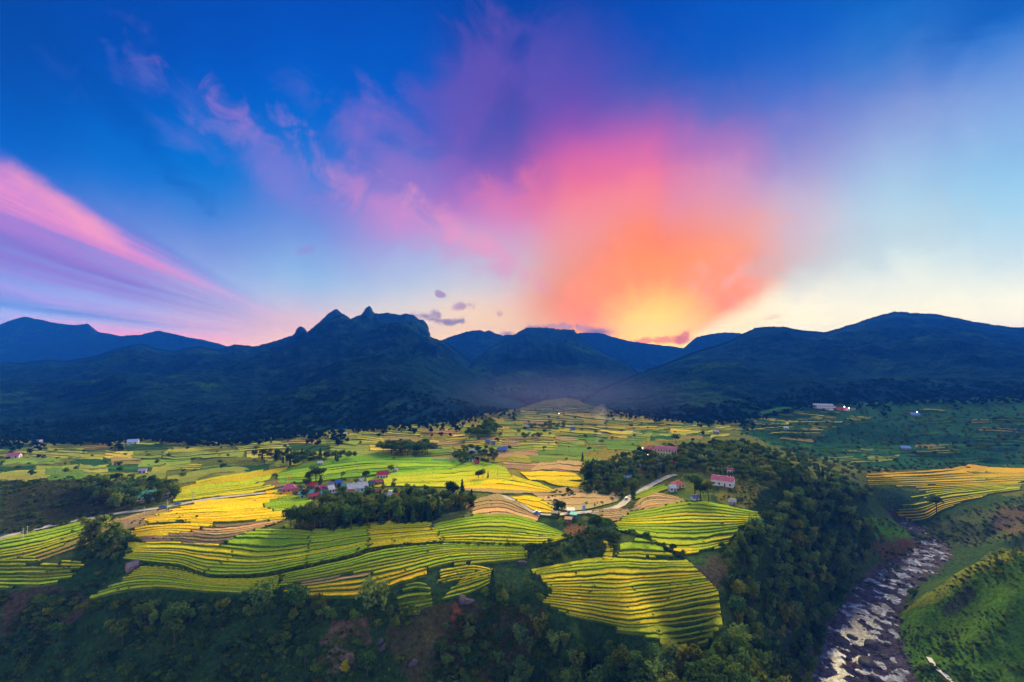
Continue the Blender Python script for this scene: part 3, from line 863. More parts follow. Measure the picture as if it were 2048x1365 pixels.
WEEDS = []


class System:
    """a flight of terraces: contour lines read off the view from the top row down, laid onto the land"""
    def __init__(s, guides, counts, step=3.2, wig=0.35, lift=0.5, seed=0):
        L = max(np.hypot(*np.diff(np.array(g), axis=0).T).sum() for g in guides)
        M = max(int(L / step), 6)
        G = [resample(g, M) for g in guides]
        rows = []; rj = np.random.default_rng(seed + 55)
        for a, b, n in zip(G[:-1], G[1:], counts):
            for k in range(n):
                if k and n > 4 and rj.random() < 0.10: continue
                rows.append(a + (b - a) * ((k + (rj.uniform(-0.3, 0.3) if k else 0)) / n))
        rows.append(G[-1])
        B = np.array(rows)                                       # rows x M x 2
        pitch = np.abs(np.gradient(B[:, :, 1], axis=0))
        r = np.random.default_rng(seed + 100)
        u = np.linspace(0, 1, M)
        for k in range(len(B)):
            f = L / 70
            nz = (fbm(u * f + k * 0.37, u * 0 + seed + k * 0.21, 3, seed) - 0.5) * 2
            nz2 = (fbm(u * f * 5 + k * 3.1, u * 0 + seed * 3 + k * 1.7, 2, seed + 9) - 0.5) * 2
            B[k, :, 1] += pitch[k] * (wig * nz + 0.16 * nz2)
        s.B = B; s.M = M; s.N = len(B) - 1
        W = cast(B[:, :, 0].ravel(), B[:, :, 1].ravel()).reshape(len(B), M, 3)
        ker = np.ones(7) / 7
        for k in range(len(W)):
            for c in range(3):
                q = np.pad(W[k, :, c], 3, mode='edge'); 
                if c == 2: W[k, :, c] = np.convolve(q, ker, 'valid')
        s.W = W
        s.Z = 0.5 * (W[:-1, :, 2] + W[1:, :, 2]) + lift
        s.r = r; s.lift = lift

    def strip(s, parent, k, i0, i1, col, crop=0.35, bank=0.18, name="paddy"):
        if i1 - i0 < 2: return None
        far, near = s.W[k, i0:i1 + 1], s.W[k + 1, i0:i1 + 1]
        z = s.Z[k, i0:i1 + 1] + s.r.uniform(-0.06, 0.06)
        zl = (s.Z[k + 1, i0:i1 + 1] if k + 1 < s.N else near[:, 2] - 0.6) - 0.15
        zl = np.minimum(zl, z - 0.35)
        n = i1 - i0 + 1
        rr = s.r
        bk = bank * (1 + 0.25 * (fbm(np.arange(n) * 0.31, np.full(n, k * 7.3), 2, 5) - 0.5) * 2)
        V = []
        for f, zz in ((-0.05, z - 1.2), (-0.05, z + crop), (0.30, z + crop + rr.normal(0, 0.05, n)), (0.65, z + crop + rr.normal(0, 0.05, n)),
                      (None, z + crop), (0.03, z + 0.05), (1.0, zl)):
            if f is None: ff = 1 - bk
            elif f == 0.03: ff = 1 - bk + 0.03
            else: ff = np.full(n, f)
            xy = far[:, :2] * (1 - ff)[:, None] + near[:, :2] * ff[:, None]
            V.append(np.concatenate([xy, zz[:, None]], 1))
        V = np.array(V)                                          # 7 x n x 3
        e0 = V[:, :1].copy(); e1 = V[:, -1:].copy()
        e0[..., 2] -= 2.2; e1[..., 2] -= 2.2
        V = np.concatenate([e0, V, e1], 1)
        F = grid_faces(7, n + 2)
        rowi = np.repeat(np.arange(6), n + 1); coli = np.tile(np.arange(n + 1), 6)
        mi = np.where((rowi >= 1) & (rowi <= 4) & (coli > 0) & (coli < n), 0, 1)
        for q in (V[4, 1], V[6, 1], V[4, -2], V[6, -2], V[6, 1 + n // 3], V[6, 1 + 2 * n // 3]):
            WEEDS.append(tuple(q))
        o = mesh_obj(name, V.reshape(-1, 3) - np.array(parent.location)[None], F, [M_CROP, M_BANK], parent, smooth=False, midx=mi)
        j = 1 + s.r.normal(0, 0.11)
        g = s.r.normal(0, 0.09)
        c = CROP[col] if isinstance(col, str) else col
        o.color = (c[0] * j * (1 + g), c[1] * j, c[2] * j, 1)
        return o

    def field(s, name, label, cat, clip, cols, group=None, endjit=0.0, split=0.25, crop=0.35, bank=0.18, rows=None, skip=0.0):
        """the terraces of this flight that lie inside an outline; cols: crop per row, from the top"""
        cen = 0.5 * (s.B[:-1] + s.B[1:])
        root = None
        ks = range(s.N) if rows is None else range(*rows)
        for k in ks:
            ins = inpoly(cen[k, :, 0], cen[k, :, 1], clip) if clip is not None else np.ones(s.M, bool)
            if not ins.any(): continue
            idx = np.flatnonzero(np.diff(np.concatenate([[0], ins.astype(int), [0]])))
            for a, b in zip(idx[::2], idx[1::2]):
                b -= 1
                if b - a < 3: continue
                n = b - a
                a += int(s.r.uniform(0, endjit) * n); b -= int(s.r.uniform(0, endjit) * n)
                if b < s.M - 1: b += 1
                cuts = [a, b]
                while s.r.random() < split and len(cuts) < 4 and n > 14:
                    cuts.append(int(s.r.uniform(a + n * 0.15, b - n * 0.15)))
                cuts = sorted(set(cuts))
                for c0, c1 in zip(cuts[:-1], cuts[1:]):
                    if s.r.random() < skip: continue
                    q = cols if isinstance(cols, (str, tuple)) and not isinstance(cols, list) else cols[min(int(k / s.N * len(cols)), len(cols) - 1)]
                    if s.r.random() < 0.12 and isinstance(cols, list): q = cols[int(s.r.integers(len(cols)))]
                    if root is None:
                        w = s.W[k, (c0 + c1) // 2]
                        root = prop(empty(name, tuple(w)), label, cat, group)
                    s.strip(root, k, c0, c1, q, crop, bank)
        return root


RT = "rice terraces"
G1 = "terraced rice fields around the village"
S1 = System([[(240, 1062), (340, 1060), (430, 1052), (500, 1044), (575, 1046), (640, 1056), (724, 1046), (870, 1038)],
             [(240, 1092), (343, 1091), (431, 1097), (500, 1104), (560, 1102), (640, 1092), (740, 1078), (890, 1064)],
             [(240, 1118), (300, 1127), (359, 1133), (399, 1148), (430, 1153), (519, 1151), (599, 1135), (699, 1113), (755, 1096), (900, 1084)]], [8, 8], seed=1)
S1.field("rice_terrace", "yellow terraces left of the green bowl, right of the dark gully", RT, [(255, 1089), (343, 1088), (440, 1093), (470, 1112), (440, 1130), (400, 1150), (359, 1136), (291, 1130), (246, 1118)], [YEL, YEL, YGR], G1, 0.03, 0.2)
S1.field("rice_terrace", "green curved terraces in the bowl below the village grove", RT, [(440, 1093), (471, 1075), (519, 1059), (575, 1056), (620, 1062), (612, 1134), (519, 1156), (400, 1152), (440, 1130), (470, 1112)], [LIM, LIM, YGR, LIM], G1, 0.0, 0.1)
S1.field("rice_terrace", "olive green terraces directly under the front of the village grove", RT, [(620, 1062), (735, 1050), (735, 1103), (612, 1136)], [LIM, YGR, LIM], G1, 0.0, 0.1)
S1.field("rice_terrace", "straight yellow rows below the grove's right end", RT, [(735, 1050), (857, 1044), (892, 1088), (755, 1100), (735, 1103)], [YGR, YEL, YEL], G1, 0.03, 0.1)

S2 = System([[(200, 1150), (300, 1134), (359, 1139), (399, 1154), (430, 1160), (519, 1158), (599, 1142), (699, 1120), (760, 1103), (890, 1089), (1055, 1089)],
             [(190, 1174), (262, 1154), (330, 1153), (420, 1168), (520, 1173), (600, 1166), (700, 1146), (800, 1127), (900, 1108), (1055, 1104)],
             [(175, 1203), (260, 1182), (340, 1180), (420, 1187), (520, 1191), (600, 1199), (700, 1198), (760, 1184), (840, 1158), (930, 1134), (1055, 1121)]], [5, 6], seed=2, step=3.0)
S2.field("rice_terrace", "lime yellow terraces at the lower left tip, beside the small hut", RT, [(172, 1200), (230, 1170), (262, 1148), (290, 1130), (359, 1132), (420, 1152), (560, 1152), (556, 1184), (420, 1190), (300, 1187), (240, 1196), (190, 1208)], [YGR, YGR, LIM], G1, 0.02, 0.2)
S2.field("rice_terrace", "long olive terraces crossing the middle below the grassy bank", RT, [(560, 1146), (700, 1112), (880, 1084), (1055, 1086), (1058, 1120), (930, 1130), (860, 1138), (760, 1150), (690, 1150), (600, 1166), (556, 1178)], [LIM, OLV, YGR, OLV], G1, 0.02, 0.3, bank=0.24)
S2.field("rice_terrace", "pale cut stubble terraces above the bright yellow rows at the wood's edge", RT, [(600, 1168), (690, 1152), (752, 1150), (748, 1160), (650, 1172), (600, 1180)], TAN, G1, 0.0, 0.0, crop=0.2)
S2.field("rice_terrace", "bright yellow terraces along the upper edge of the near wood", RT, [(552, 1186), (600, 1178), (650, 1171), (735, 1160), (800, 1140), (860, 1138), (852, 1152), (790, 1182), (720, 1196), (660, 1204), (600, 1202)], [YEL, YEL, GOLD], G1, 0.03, 0.2)

S3 = System([[(856, 1054), (900, 1042), (960, 1031), (1010, 1031), (1060, 1042), (1100, 1056), (1130, 1070)],
             [(880, 1087), (950, 1088), (1040, 1092), (1090, 1091), (1136, 1078)]], [9], seed=3)
S3.field("rice_terrace", "green rounded terraces right of the grove, ending in a point", RT, None, [LIM, LIM, YGR, YGR], G1, 0.02, 0.1)

S4 = System([[(1058, 1143), (1114, 1131), (1190, 1121), (1240, 1118), (1300, 1122), (1376, 1124)],
             [(1080, 1200), (1150, 1207), (1248, 1217), (1305, 1209), (1436, 1184)],
             [(1080, 1240), (1180, 1272), (1260, 1294), (1343, 1304), (1450, 1284)]], [13, 9], seed=4, step=3.0)
OUT4 = [(1059, 1145), (1114, 1129), (1190, 1119), (1300, 1119), (1376, 1123), (1432, 1178), (1450, 1231), (1442, 1254), (1414, 1288), (1343, 1302), (1312, 1283), (1236, 1262), (1145, 1238), (1099, 1214), (1082, 1205), (1104, 1184), (1076, 1157)]
S4.field("rice_terrace", "large yellow terraced lobe above the near forest, front and centre right", RT, OUT4, [YGR, YEL, YGR, YEL, YEL, YEL, OLV, OLV], G1, 0.012, 0.35, bank=0.20)
S5 = System([[(1225, 1090), (1268, 1078), (1345, 1090)], [(1225, 1116), (1290, 1118), (1356, 1119)]], [5], seed=5)
S5.field("rice_terrace", "small wedge of bright green terraces above the yellow lobe", RT, [(1226, 1108), (1268, 1080), (1300, 1083), (1350, 1116), (1234, 1116)], [LIM, YGR], G1, 0.0, 0.0)
S5b = System([[(1206, 1086), (1214, 1086)], [(1214, 1098), (1226, 1098)], [(1204, 1122), (1224, 1122)]], [3, 3], seed=15)
S5b.field("rice_terrace", "narrow yellow tongue of rice joining the lobe from the trees above", RT, None, YEL, G1, 0, 0, bank=0.1)

S6 = System([[(1232, 1032), (1300, 1018), (1373, 1005), (1440, 1012), (1515, 1027)],
             [(1225, 1054), (1290, 1057), (1360, 1057), (1440, 1053), (1524, 1045)],
             [(1232, 1076), (1300, 1100), (1366, 1112), (1446, 1098), (1500, 1076)]], [7, 9], seed=6, step=3.0)
OUT6 = [(1227, 1050), (1259, 1025), (1316, 1016), (1373, 1004), (1440, 1010), (1512, 1026), (1524, 1044), (1480, 1054), (1450, 1096), (1366, 1112), (1316, 1089), (1267, 1066), (1234, 1062)]
S6.field("rice_terrace", "green and yellow terraces beside the forested slope, below the red-roofed house", RT, OUT6, [LIM, YGR, LIM, LIM, YGR, YEL], G1, 0.02, 0.3)
S6b = System([[(1170, 1019), (1262, 1012), (1300, 988), (1374, 1000)], [(1178, 1046), (1235, 1044), (1300, 1024), (1374, 1011)]], [8], seed=16)
S6b.field("rice_terrace", "tan harvested terraces between the road and the green terraces", RT, [(1170, 1026), (1210, 1019), (1262, 1020), (1290, 988), (1330, 988), (1374, 1004), (1316, 1016), (1259, 1025), (1238, 1042), (1223, 1046)], TAN, G1, 0.02, 0.1, crop=0.2)
S6c = System([[(1264, 995), (1300, 978), (1330, 970)], [(1270, 1002), (1306, 992), (1340, 980)]], [3], seed=26)
S6c.field("rice_terrace", "lime strip of rice along the road's bend up to the hill village", RT, None, LIM, G1, 0, 0)

S7 = System([[(-20, 1084), (80, 1065), (160, 1047), (230, 1028)], [(-20, 1130), (60, 1116), (110, 1100), (200, 1070)]], [7], seed=7)
S7.field("rice_terrace", "lime terraces under the roadside at the frame's left edge", RT, [(-20, 1082), (80, 1064), (228, 1030), (234, 1040), (195, 1060), (170, 1075), (110, 1098), (60, 1118), (-20, 1132)], [LIM, YGR, YGR], G1, 0.02, 0.2)
S7b = System([[(-20, 1118), (60, 1116), (170, 1122)], [(-20, 1180), (80, 1180), (160, 1166)]], [9], seed=17)
S7b.field("rice_terrace", "broken olive terraces stepping down left of the dark gully", RT, [(-20, 1128), (60, 1112), (80, 1125), (50, 1134), (152, 1122), (170, 1133), (140, 1158), (90, 1176), (-20, 1180)], [YGR, OLV, YGR], G1, 0.12, 0.25, bank=0.42)
S7c = System([[(66, 1112), (110, 1096), (190, 1060), (235, 1036)], [(80, 1124), (120, 1110), (200, 1082), (250, 1048)]], [2], seed=27)
S7c.field("rice_terrace", "bare tan strip climbing beside the gully's trees to the road", RT, None, 'DUN', G1, 0.0, 0.0, crop=0.15, bank=0.15)

S8 = System([[(200, 1048), (300, 1020), (400, 1001), (560, 984), (625, 986)],
             [(236, 1062), (300, 1049), (365, 1046), (450, 1047), (575, 1034), (630, 1020)],
             [(250, 1091), (330, 1089), (431, 1096), (500, 1078), (580, 1052)]], [9, 9], seed=8, wig=0.55)
S8.field("rice_terrace", "golden terraces sweeping below the road left of the village", RT, [(276, 1044), (359, 1018), (420, 1001), (559, 985), (606, 988), (545, 1003), (522, 1012), (540, 1024), (576, 1028), (572, 1042), (480, 1046), (390, 1051), (365, 1044), (300, 1050)], [GOLD, GOLD, YEL, GOLD], G1, 0.03, 0.3, bank=0.2)
S8.field("rice_terrace", "green crescent terraces at the left end of the village", RT, [(522, 1012), (560, 997), (606, 992), (628, 1008), (602, 1022), (545, 1024)], [LIM, LIM], G1, 0.0, 0.0)
S8.field("rice_terrace", "golden rounded steps at the upper end of the dark gully", RT, [(258, 1064), (300, 1051), (370, 1049), (432, 1054), (380, 1066), (300, 1078), (264, 1080)], [GOLD], G1, 0.05, 0.2, bank=0.26)
S8.field("rice_terrace", "brown harvested terraces curving below the golden ones", RT, [(290, 1087), (270, 1080), (380, 1066), (432, 1054), (500, 1046), (572, 1042), (530, 1056), (471, 1076), (436, 1096), (290, 1090)], [TAN, BRN, TAN, BRN], G1, 0.02, 0.15, crop=0.2, bank=0.26)
S8.field("rice_terrace", "dry stubble slope just under the road left of the golden terraces", RT, [(205, 1050), (290, 1024), (330, 1022), (368, 1034), (300, 1050), (262, 1062), (236, 1062)], [TAN, 'DUN'], G1, 0.0, 0.2, crop=0.2, bank=0.16)

S9 = System([[(345, 980), (420, 958), (500, 946), (600, 922)], [(340, 1007), (420, 998), (500, 989), (580, 972)]], [9], seed=9)
S9.field("rice_terrace", "yellow terraces above the road on the slope left of the village", RT, [(352, 982), (400, 964), (470, 951), (561, 938), (595, 922), (560, 950), (510, 968), (560, 978), (480, 990), (400, 999), (345, 1006)], [YEL, YGR, YEL], G1, 0.03, 0.3, bank=0.2)
S9.field("rice_terrace", "brown ploughed terraces behind the pink house at the village's left end", RT, [(512, 968), (560, 962), (600, 964), (596, 980), (560, 980)], BRN, G1, 0.0, 0.0, crop=0.15)
S10 = System([[(555, 944), (640, 924), (720, 914), (850, 917), (935, 921)], [(555, 968), (640, 965), (720, 956), (800, 946), (905, 942)]], [8], seed=10)
S10.field("rice_terrace", "broad green field rising behind the village", RT, None, [GRN, LIM, GRN], G1, 0.02, 0.2, bank=0.16)
S10b = System([[(700, 968), (790, 948), (870, 938), (960, 926), (1010, 936)], [(720, 978), (790, 974), (870, 976), (950, 977), (1030, 962)]], [6], seed=20)
S10b.field("rice_terrace", "yellow-green flat fields right behind the white red-roofed house", RT, None, [LIM, YGR, YGR], G1, 0.02, 0.2, bank=0.14)
S10c = System([[(925, 962), (1000, 950), (1080, 970), (1110, 984)], [(930, 984), (1000, 990), (1060, 990), (1104, 988)]], [6], seed=30)
S10c.field("rice_terrace", "bright yellow oval terraces beside the lone pair of field trees", RT, None, [YEL, GOLD, TAN], G1, 0.02, 0.1, bank=0.22)
S10d = System([[(935, 1004), (1000, 993), (1050, 1016), (1080, 1034)], [(925, 1043), (990, 1034), (1040, 1040), (1074, 1046)]], [5], seed=40)
S10d.field("rice_terrace", "pinkish tan harvested field right of the grove, inside the road's curve", RT, None, TAN, G1, 0.0, 0.0, crop=0.15, bank=0.10)
S10e = System([[(1020, 996), (1070, 996), (1104, 1016)], [(1040, 1008), (1074, 1026), (1108, 1029)]], [3], seed=50)
S10e.field("rice_terrace", "vivid golden wedge of rice in the outer bend of the road", RT, None, GOLD, G1, 0.0, 0.0, bank=0.12)
S10f = System([[(1060, 984), (1130, 974), (1190, 980), (1245, 990)], [(1110, 1020), (1140, 1024), (1180, 1018), (1236, 1004)]], [4], seed=60)
S10f.field("rice_terrace", "wide tan stubble field left of the tall roadside tree", RT, None, [TAN], G1, 0.0, 0.0, crop=0.15, bank=0.10)
S10g = System([[(1090, 966), (1130, 963), (1200, 976)], [(1110, 972), (1140, 976), (1200, 982)]], [3], seed=70)
S10g.field("rice_terrace", "yellow rice strip under the hill village's dark trees", RT, None, YEL, G1, 0.0, 0.0, bank=0.14)
S10h = System([[(1040, 948), (1110, 942), (1150, 948)], [(1060, 962), (1120, 964), (1165, 962)]], [2], seed=80)
S10h.field("rice_terrace", "amber field between the tan plot and the yellow strip", RT, None, [YEL], G1, 0.0, 0.0, bank=0.10)
S10i = System([[(1078, 926), (1120, 920), (1168, 920)], [(1060, 943), (1110, 940), (1160, 944)]], [2], seed=90)
S10i.field("rice_terrace", "pale tan cut plot left of the hill village", RT, None, [TAN], G1, 0.0, 0.0, crop=0.15, bank=0.08)
S10j = System([[(862, 1036), (905, 1026), (945, 1018)], [(866, 1050), (905, 1042), (945, 1036)]], [5], seed=95)
S10j.field("rice_terrace", "dull green maize plot at the right foot of the grove", RT, None, [(0.12, 0.145, 0.05)], G1, 0.0, 0.0, bank=0.3)

S11 = System([[(1728, 949), (1850, 943), (1955, 935), (2070, 938)], [(1735, 972), (1850, 971), (1950, 968), (2070, 962)],
              [(1775, 1048), (1850, 1042), (1890, 1020), (1960, 1004), (2070, 985)]], [7, 13], seed=11)
S11.field("rice_terrace", "golden bench of rice across the river, below the teal slopes", RT, [(1731, 944), (1955, 932), (2070, 935), (2070, 962), (1960, 960), (1870, 970), (1830, 975), (1736, 972)], [(0.40, 0.27, 0.024), (0.46, 0.30, 0.022), (0.34, 0.27, 0.026)], G1, 0.02, 0.3, bank=0.2)
S11.field("rice_terrace", "narrow dim terraces falling from the golden bench to the river", RT, [(1830, 974), (1870, 969), (1960, 959), (2070, 961), (2070, 980), (2000, 986), (1940, 1003), (1890, 1021), (1850, 1043), (1795, 1045), (1788, 1030), (1815, 1000)], [OLV, (0.40, 0.30, 0.022), OLV, (0.42, 0.31, 0.022)], G1, 0.16, 0.5, bank=0.5)
S13 = System([[(880, 1144), (905, 1138), (950, 1133), (980, 1140)], [(870, 1175), (905, 1165), (935, 1160), (975, 1158)]], [5], seed=13)
S13.field("rice_terrace", "small stepped yellow plots above the grey boulders", RT, None, [YEL, OLV, YEL], G1, 0.14, 0.4, bank=0.4)
S14 = System([[(925, 1158), (950, 1146), (985, 1140)], [(880, 1202), (930, 1190), (985, 1168)]], [7], seed=14)
S14.field("rice_terrace", "fan of little yellow terraces beside the slim leaning tree", RT, None, [YEL, YGR], G1, 0.08, 0.0, bank=0.3)
S14b = System([[(790, 1180), (830, 1168), (860, 1175)], [(790, 1235), (830, 1232), (866, 1220)]], [7], seed=24)
S14b.field("rice_terrace", "weedy green terraces left of the grey boulders", RT, [(792, 1196), (812, 1172), (845, 1166), (864, 1182), (870, 1212), (840, 1226), (806, 1240), (790, 1222)], [(0.17, 0.21, 0.015)], G1, 0.10, 0.1, bank=0.5)

# ---- patchwork of small fields over the valley floor
ZONES = [  # outline, crops, rows between, density
    ([(-20, 884), (120, 888), (330, 880), (520, 884), (700, 868), (870, 852), (900, 856), (860, 915), (720, 912), (560, 938), (350, 975), (200, 955), (100, 955), (-20, 958)],
     [YGR, OLV, 'DIM', YEL, LIM, GRN, OLV, YGR, 'DUN'], 9, 0.95),
    ([(870, 856), (960, 842), (1030, 828), (1085, 812), (1132, 806), (1160, 809), (1200, 818), (1280, 838), (1400, 850), (1300, 885), (1200, 915), (1170, 945), (1040, 945), (1000, 935), (930, 918), (860, 915)],
     [OLV, YGR, LIM, GRN, YEL, TAN, LIM, YGR, GRN], 8, 0.97),
    ([(1280, 840), (1400, 850), (1480, 846), (1600, 822), (1720, 826), (1740, 845), (1600, 870), (1520, 865), (1400, 880), (1300, 880)],
     [OLV, 'DUN', YGR, 'DIM', YGR], 6, 0.8),
    ([(1540, 878), (1640, 868), (1760, 880), (1960, 905), (1950, 932), (1740, 942), (1640, 915), (1560, 905)], ['DIM', 'DIM', OLV, 'DUN', 'DIM', GRN], 7, 0.6),
    ([(1750, 830), (1900, 810), (2060, 815), (2060, 900), (1960, 895), (1780, 865)], ['DIM', 'DIM', 'DIM', 'DUN', 'DIM', 'DIM'], 9, 0.4),
]
KEEP = []     # outlines in the view that stay free of patches (filled by the woods and houses)


def patchwork():
    base = {3: (0.016, 0.065, 0.028), 4: (0.014, 0.06, 0.028)}  # shade-darkened slope colour, mixed into the fields on the right
    words = {GOLD: "golden", YEL: "yellow", YGR: "yellow-green", LIM: "lime green", GRN: "green", OLV: "olive", TAN: "tan stubble", BRN: "brown", 'DIM': "dark green", 'DUN': "straw-brown"}
    where = ["in the hazy patchwork at the left mountain's foot", "on the valley floor below the dome-shaped mountain", "at the foot of the right ridge, below the white school",
             "in the blue-green bowl above the river bench", "on the shaded slopes at the frame's right edge"]
    r = np.random.default_rng(5)
    for zi, (poly, cols, row, dens) in enumerate(ZONES):
        P = np.array(poly, float)
        y = P[:, 1].min()
        while y < P[:, 1].max():
            hgt = row * (0.55 + (y - 800) / 130.0) * r.uniform(0.7, 1.3)
            hgt = max(hgt, 3.5)
            x = P[:, 0].min() - r.uniform(0, 40)
            sl = r.uniform(-0.06, 0.06)
            while x < P[:, 0].max():
                w = hgt * r.uniform(3.5, 11)
                cx, cy = x + w / 2, y + hgt / 2
                tilt = sl + 0.05 * math.sin(cx / 90 + zi)
                if inpoly(np.array([cx]), np.array([cy]), poly)[0] and r.random() < dens and not any(inpoly(np.array([cx]), np.array([cy]), k)[0] for k in KEEP):
                    n = 1 + int(r.random() < 0.5) + int(hgt > 9)
                    b = hgt * r.uniform(-0.25, 0.25)
                    g0 = [(x, cy - hgt / 2 - tilt * w / 2), (cx, cy - hgt / 2 + b), (x + w, cy - hgt / 2 + tilt * w / 2)]
                    sk = r.uniform(-0.1, 0.1) * w
                    g1 = [(x + sk, cy + hgt / 2 - tilt * w / 2), (cx + sk, cy + hgt / 2 + b), (x + w + sk, cy + hgt / 2 + tilt * w / 2)]
                    col = cols[int(r.integers(len(cols)))]
                    S = System([g0, g1], [n], step=max(4.0, w / 14), seed=int(r.integers(1, 900)), wig=0.3, lift=0.22)
                    cc = CROP[col]; lum = 0.2 * cc[0] + 0.7 * cc[1]
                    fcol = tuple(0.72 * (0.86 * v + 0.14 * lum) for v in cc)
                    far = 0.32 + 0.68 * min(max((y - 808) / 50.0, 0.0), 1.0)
                    if zi == 1: fcol = (fcol[0] * far, fcol[1] * far * 0.96, fcol[2] * (2 - far) + 0.03 * (1 - far))  # fields towards the valley head dimmed and blued as haze would
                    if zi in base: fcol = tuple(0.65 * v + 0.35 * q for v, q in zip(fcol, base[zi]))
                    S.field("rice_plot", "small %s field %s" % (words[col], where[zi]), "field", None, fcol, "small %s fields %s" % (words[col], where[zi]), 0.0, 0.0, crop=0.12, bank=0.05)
                x += w * r.uniform(0.98, 1.04)
            y += hgt * 1.02


patchwork()

# ------------------------------------------------------------------ mesh builder
class MB:
    def __init__(s):
        s.v = []; s.f = []; s.mi = []

    def add(s, v, f, mi=0):
        n = len(s.v); s.v += [tuple(p) for p in v]; s.f += [tuple(i + n for i in q) for q in f]; s.mi += [mi] * len(f)

    def box(s, x0, x1, y0, y1, z0, z1, mi=0):
        s.add([(x, y, z) for z in (z0, z1) for y in (y0, y1) for x in (x0, x1)],
              [(0, 2, 3, 1), (4, 5, 7, 6), (0, 1, 5, 4), (2, 6, 7, 3), (0, 4, 6, 2), (1, 3, 7, 5)], mi)

    def prism(s, prof, x0, x1, mi=0):
        """profile of (y, z) points pulled along x"""
        n = len(prof)
        s.add([(x0, *p) for p in prof] + [(x1, *p) for p in prof],
              [(i, (i + 1) % n, n + (i + 1) % n, n + i) for i in range(n)] + [tuple(range(n - 1, -1, -1)), tuple(range(n, 2 * n))], mi)

    def tube(s, p0, p1, r0, r1, n=7, mi=0):
        p0, p1 = Vector(p0), Vector(p1); q = (p1 - p0).to_track_quat('Z', 'Y')
        v = []
        for p, r in ((p0, r0), (p1, r1)):
            v += [p + q @ Vector((r * math.cos(2 * math.pi * i / n), r * math.sin(2 * math.pi * i / n), 0)) for i in range(n)]
        s.add(v, [(i, (i + 1) % n, n + (i + 1) % n, n + i) for i in range(n)] + [tuple(range(n - 1, -1, -1)), tuple(range(n, 2 * n))], mi)

    def build(s, name, mats, parent=None, smooth=False):
        return mesh_obj(name, s.v, s.f, mats, parent, smooth, s.mi)


KEEPOUT = []       # x, y, radius: where no tree may stand
_paint = {}


def paint(c, rough=0.75, vary=0.22, scale=0.8):
    k = (c, rough)
    if k not in _paint:
        _paint[k] = plain("painted_surface", tuple(c), rough, 0.25, vary, scale)
    return _paint[k]


def tin(c):
    k = ('tin', c)
    if k not in _paint:
        m, T, b = mat("sheet_roof")
        co = T.n('ShaderNodeTexCoord').outputs['Object']
        x = T.sep(co)[0]
        w = T.m('SINE', T.m('MULTIPLY', x, 26.0))
        n = T.noise(co, 0.7, 5, 0.65)
        kk = T.m('MULTIPLY', T.mr(n, 0.3, 0.7, 0.68, 1.25, 'LINEAR'), T.mr(w, -1, 1, 0.86, 1.1, 'LINEAR'))
        T.put(b.inputs['Base Color'], T.mix(1.0, c, T.comb(kk, kk, kk), 'MULTIPLY'))
        b.inputs['Roughness'].default_value = 0.6; b.inputs['Specular IOR Level'].default_value = 0.12
        _paint[k] = m
    return _paint[k]


M_GLASS = plain("dark_glass", (0.02, 0.03, 0.045), 0.15, 0.6, 0.1)
M_WOOD = plain("old_wood", (0.10, 0.065, 0.04), 0.8, 0.2, 0.3, 2.0)
M_CONC = plain("concrete", (0.42, 0.40, 0.38), 0.85, 0.2, 0.25, 0.6)
M_TYRE = plain("tyre_rubber", (0.015, 0.015, 0.016), 0.8, 0.2, 0.1)
M_STEEL = plain("dull_steel", (0.35, 0.36, 0.38), 0.4, 0.5, 0.1)
RED, PINK, TEAL, BLUE, GREY, SLATE, RUST = (0.42, 0.055, 0.075), (0.52, 0.14, 0.22), (0.05, 0.33, 0.36), (0.05, 0.16, 0.45), (0.42, 0.42, 0.47), (0.18, 0.20, 0.28), (0.34, 0.12, 0.06)
WHITE, CREAM, LILAC, BROWN, SKYW = (0.58, 0.58, 0.60), (0.58, 0.47, 0.31), (0.46, 0.36, 0.56), (0.20, 0.12, 0.08), (0.45, 0.62, 0.75)


def ground(px, py):
    w = cast([px], [py])[0]
    return w, math.hypot(w[0], w[1])


